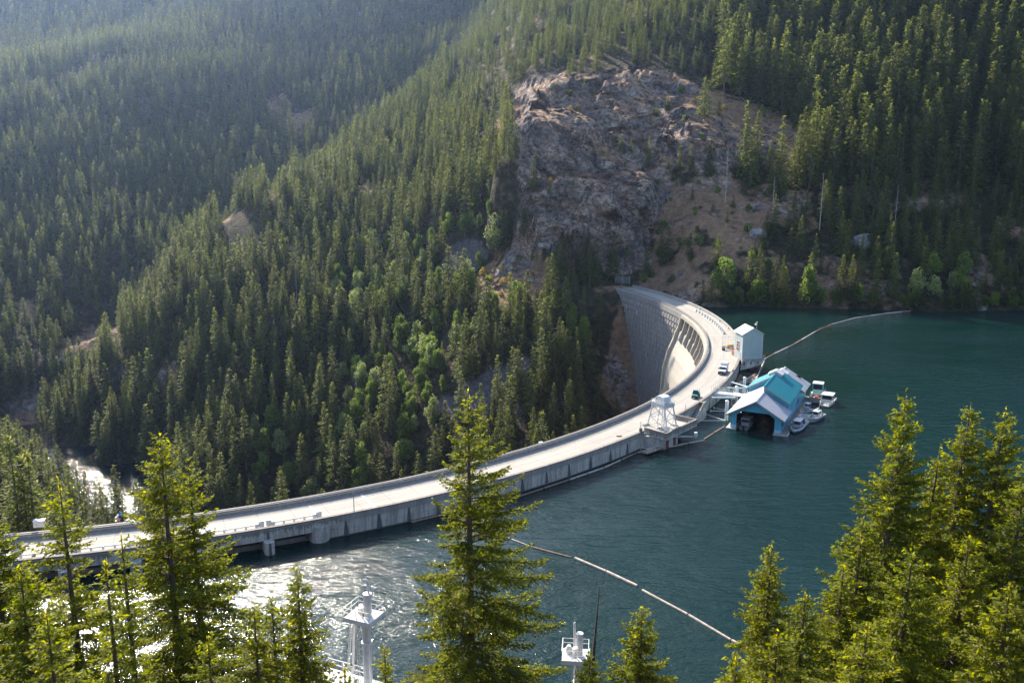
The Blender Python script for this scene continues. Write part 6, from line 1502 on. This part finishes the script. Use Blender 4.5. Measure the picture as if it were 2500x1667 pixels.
for (u_, v_, h_, lab) in small:
    if not h_: continue
    gx, gy, gz = ground(u_, v_); place_tree(KINDS[int(rg.integers(7))], gx, gy, gz, h_, rg.random()*6, 'conifer', lab, 'conifer', 'conifers on open rock', widen=1.3 if h_ < 10 else 1.0)
gx, gy, gz = ground(1215, 612); place_tree(BRK[1], gx, gy, gz, 17, 1.0, 'broadleaf_tree', 'large bright pale-green round tree beside the scree left of the cliff', 'tree', None)
gx, gy, gz = W(1975, 748, .5); place_tree(BRK[0], gx, gy+2, .4, 17, 1.0, 'broadleaf_tree', 'bright yellow-green tree leaning over the far shore right of the tower house', 'tree', None, widen=.75)
gx, gy, gz = W(1770, 735, .5); place_tree(BRK[2], gx, gy+1, .5, 20, 2.0, 'broadleaf_tree', 'big green leafy tree on the far shore just right of the viaduct', 'tree', None, widen=.9)
sh_ = [(1210, 640, 0), (1225, 660, 0), (1255, 655, 0), (1180, 675, 0), (1195, 690, 0), (1230, 700, 0), (1285, 690, 1), (1275, 700, 1), (1300, 680, 1), (1245, 690, 1), (1225, 725, 0), (1200, 735, 0), (1250, 735, 1), (1320, 720, 0), (1440, 840, 1), (1460, 870, 0),
       (1270, 640, 2), (1300, 655, 2), (1560, 250, 2), (1700, 255, 0), (1770, 270, 0), (1830, 300, 2), (1680, 460, 2), (1760, 425, 2), (1800, 435, 2), (1830, 440, 2), (1850, 445, 2), (1500, 350, 2), (1480, 400, 0), (1345, 450, 0), (1330, 480, 1), (1620, 560, 2), (1700, 590, 2), (1660, 610, 2), (1590, 620, 2), (1750, 610, 2), (1530, 640, 2), (2120, 300, 2),
       (2430, 735, 2), (2460, 740, 2), (2330, 745, 2), (2200, 745, 2), (2080, 744, 2), (1650, 735, 2), (1620, 730, 2), (1640, 690, 2), (1700, 700, 2), (1570, 690, 2), (1590, 680, 2)]
nmv = ['yellow-green', 'orange-brown', 'green']
def shrub_place(u_, v_):
    if v_ < 460: return 'on the cliff and brown slope above it' if u_ > 1600 else 'on the cliff face'
    if u_ < 1350: return 'on the sunlit knoll left of the dam end'
    if u_ < 1480: return 'on the bare slope beside the stepped dam face'
    if v_ > 720: return 'at the water\'s edge of the far shore'
    return 'on the open slope between cliff and lake'
sh_ += [(int(rg.integers(1580, 1900)), int(rg.integers(430, 660)), 2) for _ in range(26)]+[(int(rg.integers(1640, 1950)), int(rg.integers(215, 400)), 2) for _ in range(14)]+[(int(rg.integers(1280, 1700)), int(rg.integers(190, 460)), int(rg.integers(2))*2) for _ in range(16)]+[(int(rg.integers(1450, 1570)), int(rg.integers(780, 960)), 2) for _ in range(8)]
pend = []
for (u_, v_, k) in sh_:
    gx, gy, gz = ground(u_, v_); h_ = 1.6+2.6*rg.random(); pend.append((u_, k, h_, (gx, gy, gz), '%s %s shrub %s' % ('small' if h_ < 2.5 else ('mid-sized' if h_ < 3.4 else 'big'), nmv[k], shrub_place(u_, v_))))
gg_ = {}
for q in pend: gg_.setdefault(q[4], []).append(q)
for key, L in gg_.items():
    L.sort(key=lambda q: q[0])
    for j, q in enumerate(L[:20]):
        lab = key if len(L) == 1 else key+(', leftmost such' if j == 0 else ', %s from left' % ORD[min(j, 19)])
        place_tree(SHK[q[1]], *q[3], q[2], rg.random()*6, 'shrub', lab, 'shrub', 'shrubs on the open slopes', ('stem', 'foliage'))
xs_ = np.arange(83, 290, 4.2); xs_ = xs_+rg.uniform(-1.6, 1.6, len(xs_)); yy_ = np.arange(345, 405, .5)
row = []
for xq in xs_:
    hh_ = height(np.full(yy_.shape, xq), yy_); ok_ = np.where(hh_ > .5)[0]
    if len(ok_) and rg.random() < .85: j_ = ok_[0]; row.append((float(xq), float(yy_[j_]+rg.random()*3), float(hh_[j_])))
for j_, (xq, yq, zq) in enumerate(row):
    k_ = int(rg.integers(10)); pos_ = '%s from the viaduct end' % (['first', 'second', 'third'][j_] if j_ < 3 else ORD[j_]) if j_ < 20 else ('%s counting from the right edge' % (['first', 'second', 'third'][len(row)-1-j_] if len(row)-1-j_ < 3 else ORD[min(19, len(row)-1-j_)]) if len(row)-1-j_ < 20 else 'near the middle, %s of those' % ORD[min(19, max(0, j_-20))])
    if k_ < 7: place_tree(KINDS[int(rg.integers(7))], xq, yq, zq, 8+9*rg.random(), rg.random()*6, 'conifer', 'shoreline conifer in the row, '+pos_, 'conifer', 'trees along the far shoreline', widen=1.25)
    else: place_tree(BRK[(0, 2)[k_ % 2]], xq, yq, zq, 5+6*rg.random(), rg.random()*6, 'broadleaf_tree', 'shoreline leafy tree in the row, '+pos_, 'tree', 'trees along the far shoreline')
for (u_, v_, h_, lab) in ((1985, 255, 24, 'tall grey dead tree among the dark conifers of the right slope'), (1960, 215, 26, 'thinner grey dead tree left of the tall dead one on the right slope'), (2055, 330, 16, 'short grey dead tree low on the right slope'), (350, 445, 22, 'pale dead tree on the hazy far mountainside'), (1880, 380, 14, 'bare dead trunk right of the brown slope'), (1700, 270, 7, 'short broken dead trunk on the brown slope')):
    gx, gy, gz = ground(u_, v_); o = bpy.data.objects.new('dead_tree', SNG[int(u_) % 2]); COL.objects.link(o); o.location = (gx, gy, gz-.3); s = h_/24; o.scale = (s, s, s); tag(o, lab, 'dead tree')
sn_ = []
for _ in range(26):
    u_, v_ = int(rg.integers(420, 2450)), int(rg.integers(60, 1000))
    if v_ > 640 and u_ > 1350: continue
    sn_.append((u_, v_))
sn_.sort(); sn_ = sn_[:19]
for j, (u_, v_) in enumerate(sn_):
    gx, gy, gz = ground(u_, v_); o = bpy.data.objects.new('dead_tree', SNG[j % 2]); COL.objects.link(o); o.location = (gx, gy, gz-.3); s_ = rg.uniform(.75, 1.15); o.scale = (s_, s_, s_); o.rotation_euler = (0, 0, float(rg.random()*6))
    tag(o, 'grey snag among the forest conifers, %s such from the left' % (['first', 'second', 'third'][j] if j < 3 else ORD[j] if j < 20 else 'one near the end'), 'dead tree', 'grey snags scattered through the forest')
# boulders and fallen logs
def boulder(u_, v_, r, lab, grp, sd_):
    gx, gy, gz = ground(u_, v_) if grp != 'shore' else tuple(W(u_, v_, .2)); bm = bmesh.new(); bmesh.ops.create_icosphere(bm, subdivisions=3, radius=r)
    for q in bm.verts:
        c_ = q.co; n_ = float(fbm(np.array([c_.x/r*1.1]), np.array([c_.y/r*1.1]), np.array([c_.z/r*1.3+sd_]), 3, sd_)[0]); q.co = Vector((c_.x*1.3, c_.y, c_.z*.75))*(1+.35*n_)
    me_ = bpy.data.meshes.new('boulder'); bm.to_mesh(me_); bm.free(); me_.materials.append(M['rockm']); o = bpy.data.objects.new('boulder', me_); COL.objects.link(o); o.location = (gx, gy, gz+r*.15); tag(o, lab, 'boulder', 'boulders')
mR, ntR, bR = newmat('boulder_rock'); nR = noise(ntR, .8, 6, pos(ntR), .7); ntR.links.new(ramp(ntR, nR, [(.3, (.08, .075, .08)), (.5, (.22, .21, .21)), (.7, (.4, .37, .35))]), bR.inputs['Base Color']); bR.inputs['Roughness'].default_value = .9; bump(ntR, nR, .4, bR); M['rockm'] = mR
for k, (u_, v_, r, lab, g_) in enumerate(((2447, 749, 4.6, 'large grey boulder on the far shore at the right edge', 'shore'), (2032, 742, 4.0, 'pale rock slab at the waterline right of the bright shore tree', 'shore'), (2060, 746, 2.6, 'small pale rock beside the pale slab at the far shoreline', 'shore'), (2392, 756, 2.4, 'low rock at the far shoreline left of the large boulder', 'shore'),
        (1330, 665, 2.4, 'grey boulder on the brown knoll left of the dam end', ''), (1295, 690, 1.6, 'smaller grey boulder low on the brown knoll', ''), (2115, 598, 5.0, 'pale upright rock among the trees of the right slope', ''), (1850, 575, 3.4, 'grey rock outcrop block on the open slope', ''), (1548, 240, 2.4, 'grey block on the cliff crest', ''))):
    boulder(u_, v_, r, lab, g_, 5+k)
for k, (u_, v_, l, a, lab) in enumerate(((2215, 560, 7, 2.2, 'white fallen log on the bare patch of the right slope'), (1372, 440, 5, 2.6, 'white fallen log on the left of the lower cliff dome'), (1650, 205, 8, .3, 'grey fallen log across the cliff crest'), (1610, 185, 7, -.3, 'fallen log along the top edge of the cliff'), (1815, 250, 6, 2.3, 'fallen log on the brown slope right of the cliff'), (2180, 520, 5, .8, 'short fallen log above the white one on the right slope'))):
    gx, gy, gz = ground(u_, v_); mb = MB(); mb.tube((-l/2*math.cos(a), 0, -l/2*math.sin(a)*.7), (l/2*math.cos(a), -.5, l/2*math.sin(a)*.7), .22, 6, 0, .1); tag(mb.build('fallen_log', 'deadwood', None, loc=(gx, gy-1.2, gz+.6)), lab, 'log', 'fallen logs')

# ---- foreground conifers
def near_tree(u_, vtop, y_, R_, seed, lab, prof=.8, whorl=.55, nb=8, wind=(0, 0), droop=.25, gap=.03, card=(.22, .09), twig=.2, zlow=.04, asym=None, detail=1.45, hmin=None, group='tall conifers in the foreground'):
    k = (vtop-833.5)/FPX; zc_ = y_/(math.cos(PITCH)-k*math.sin(PITCH)); zt_ = HC-zc_*(math.sin(PITCH)+k*math.cos(PITCH)); x_ = (u_-1250)/FPX*zc_
    gz = float(height(np.array([x_]), np.array([y_]))[0]); H = zt_-gz-.12
    # only what stands above the frame's lower edge needs needles; keep a few metres more for a step sideways
    ze = HC-zc_*(math.sin(PITCH)+(1667-833.5)/FPX*math.cos(PITCH)); zl = max(.05, (ze-3.5-gz)/H)
    C, A, B, r, mb = conifer(seed, H, R_*1.12, zl, whorl, nb, twig, card, prof, wind, droop, None, detail, gap, asym, jag=True)
    x_ -= wind[0]*.02*H; y_ -= wind[1]*.02*H
    t = thing('conifer', lab, 'conifer', (x_, y_, gz-.3), 0, group)
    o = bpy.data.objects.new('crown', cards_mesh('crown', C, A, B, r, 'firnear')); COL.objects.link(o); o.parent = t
    o = bpy.data.objects.new('trunk', trunk_mesh(mb)); COL.objects.link(o); o.parent = t
    return len(C)
tot = 0
FG = [
 (1143, 936, 42, 4.6, 101, 'very tall central conifer with long uneven branches overlapping the dam', dict(prof=.85, whorl=.68, nb=7, asym=(0.1, .22), droop=.2, gap=.14)),
 (388, 1040, 40, 3.0, 102, 'tall yellow-green conifer left of centre with a narrow top', dict(prof=.62, whorl=.66, gap=.1)),
 (458, 1108, 41.5, 3.1, 103, 'slightly shorter conifer right behind the tall left one, branches reaching right', dict(prof=.8, whorl=.85, asym=(0, .3), gap=.15)),
 (142, 1152, 38, 2.6, 104, 'leftmost tall yellow conifer with open branches', dict(prof=.7, whorl=.85, gap=.15)),
 (293, 1282, 34, .9, 105, 'thin ragged pale conifer between the two tall left ones', dict(prof=.5, whorl=.7, gap=.3)),
 (254, 1345, 32, 1.4, 106, 'small slim conifer in front of the ragged one at lower left', dict(prof=.8, whorl=.8, gap=.25)),
 (45, 1360, 30, 2.6, 107, 'bushy conifer at the lower left corner', dict(prof=.8)),
 (-25, 1260, 36, 3.2, 108, 'conifer cut by the left edge of the picture', dict(prof=.7)),
 (110, 1470, 27, 1.9, 109, 'low conifer in front of the bushy one at lower left', dict(prof=.9)),
 (724, 1368, 39, 1.9, 110, 'pointed conifer left of the hooked pipe tower', dict(prof=.75, gap=.12)),
 (662, 1440, 37, 1.3, 111, 'thin conifer with bare top left of the pointed one', dict(prof=.6, gap=.3)),
 (618, 1458, 35, 1.5, 112, 'small dark conifer second left of the pointed one', dict(prof=.8, gap=.1)),
 (505, 1530, 30, 1.6, 113, 'small ragged conifer low between the left group and the pointed one', dict(prof=.8, gap=.3)),
 (938, 1560, 33, 1.0, 114, 'small conifer top beside the foot of the hooked pipe tower', dict(prof=.9)),
 (840, 1610, 28, 1.2, 115, 'low conifer top at the bottom edge below the hooked pipe tower', dict(prof=.9)),
 (1568, 1468, 38, 2.1, 116, 'round-shouldered conifer right of the straight pipe tower', dict(prof=.75)),
 (1440, 1575, 33, 1.7, 117, 'low bushy conifer at the foot of the bare snag', dict(prof=.9)),
 (1885, 1318, 42, 2.4, 118, 'dark blue-green conifer standing alone left of the right-hand group', dict(prof=.7)),
 (2215, 940, 44, 3.6, 119, 'tallest conifer of the right group with wind-swept branches', dict(prof=.78, wind=(1.2, .3), whorl=.52)),
 (2372, 975, 47, 3.0, 120, 'wind-swept conifer second from the right edge', dict(prof=.7, wind=(1.3, .3), whorl=.55)),
 (2458, 982, 45.5, 3.2, 121, 'wind-swept conifer nearest the top right of the right group', dict(prof=.7, wind=(1.3, .2), whorl=.55)),
 (2298, 1075, 45, 2.6, 122, 'conifer leaning right between the two tall wind-swept ones', dict(prof=.75, wind=(1.4, .2), whorl=.55)),
 (2512, 1110, 39, 3.0, 123, 'conifer cut by the right edge of the picture', dict(prof=.8, wind=(.8, .2))),
 (2110, 1245, 40, 2.9, 124, 'full conifer at the left foot of the tallest right one', dict(prof=.75, wind=(.6, .2))),
 (2062, 1362, 37, 2.4, 125, 'shorter conifer at the left side of the right group', dict(prof=.8, wind=(.5, 0))),
 (1968, 1425, 34, 2.2, 126, 'low wide conifer left in the right group', dict(prof=.85)),
 (1900, 1520, 31, 2.3, 127, 'bushy conifer at the bottom left of the right group', dict(prof=.9)),
 (1800, 1570, 30, 2.0, 128, 'lowest conifer at the bottom edge right of centre', dict(prof=.95)),
 (2230, 1330, 34, 3.0, 129, 'broad conifer in front of the tallest right one', dict(prof=.8, wind=(.6, 0))),
 (2370, 1290, 36, 3.0, 130, 'dark broad conifer in front of the wind-swept pair', dict(prof=.8, wind=(.6, 0))),
 (2470, 1400, 30, 2.8, 131, 'broad conifer at the lower right corner', dict(prof=.85)),
 (2120, 1500, 28, 2.6, 132, 'low broad conifer at the bottom edge under the right group', dict(prof=.9)),
]
for (u_, vt, y_, R_, sd_, lab, kw) in FG: tot += near_tree(u_, vt, y_, R_, sd_, lab, **kw)
print('NEAR cards', tot)
# bare snag
k = (1432-833.5)/FPX; y_ = 40; zc_ = y_/(math.cos(PITCH)-k*math.sin(PITCH)); zt_ = HC-zc_*(math.sin(PITCH)+k*math.cos(PITCH)); x_ = (1464-1250)/FPX*zc_
mb = MB(); pts = [Vector((x_-.34+.02*i*0+.34*(i/8)**1.3, y_, zt_-6.5+6.5*i/8)) for i in range(9)]
gz = float(height(np.array([x_]), np.array([y_]))[0]); mb.tube((x_-.34, y_, gz), pts[0], .16, 7, 0, .13, cap=False)
for i in range(8): mb.tube(pts[i], pts[i+1], .12*(1-i/8)+.02, 6, 0, .12*(1-(i+1)/8)+.012, cap=False)
random.seed(4)
for i in range(30): p = pts[0].lerp(pts[-1], random.random()); a = random.random()*6.28; mb.tube(p, p+Vector((math.cos(a)*.2, math.sin(a)*.2, .08)), .012, 3, 0, .004)
tag(mb.build('dead_tree', 'bark'), 'bare thin dead trunk standing right of the straight pipe tower', 'dead tree')

# ------------------------------------------------------------------ the air
hz = MB().box(-900, 900, -60, 1750, -101, 520).build('haze', 'white'); tag(hz, 'thin blue haze filling the valley', 'haze', None, 'stuff')
hm = bpy.data.materials.new('haze_air'); hm.use_nodes = True; nh = hm.node_tree; nh.nodes.remove(nh.nodes['Principled BSDF'])
pv = nh.nodes.new('ShaderNodeVolumePrincipled'); pv.inputs['Color'].default_value = (0.42, 0.60, 1.0, 1); pv.inputs['Density'].default_value = HAZE; pv.inputs['Anisotropy'].default_value = 0.78
nh.links.new(pv.outputs[0], nh.nodes['Material Output'].inputs['Volume']); hz.data.materials.clear(); hz.data.materials.append(hm)
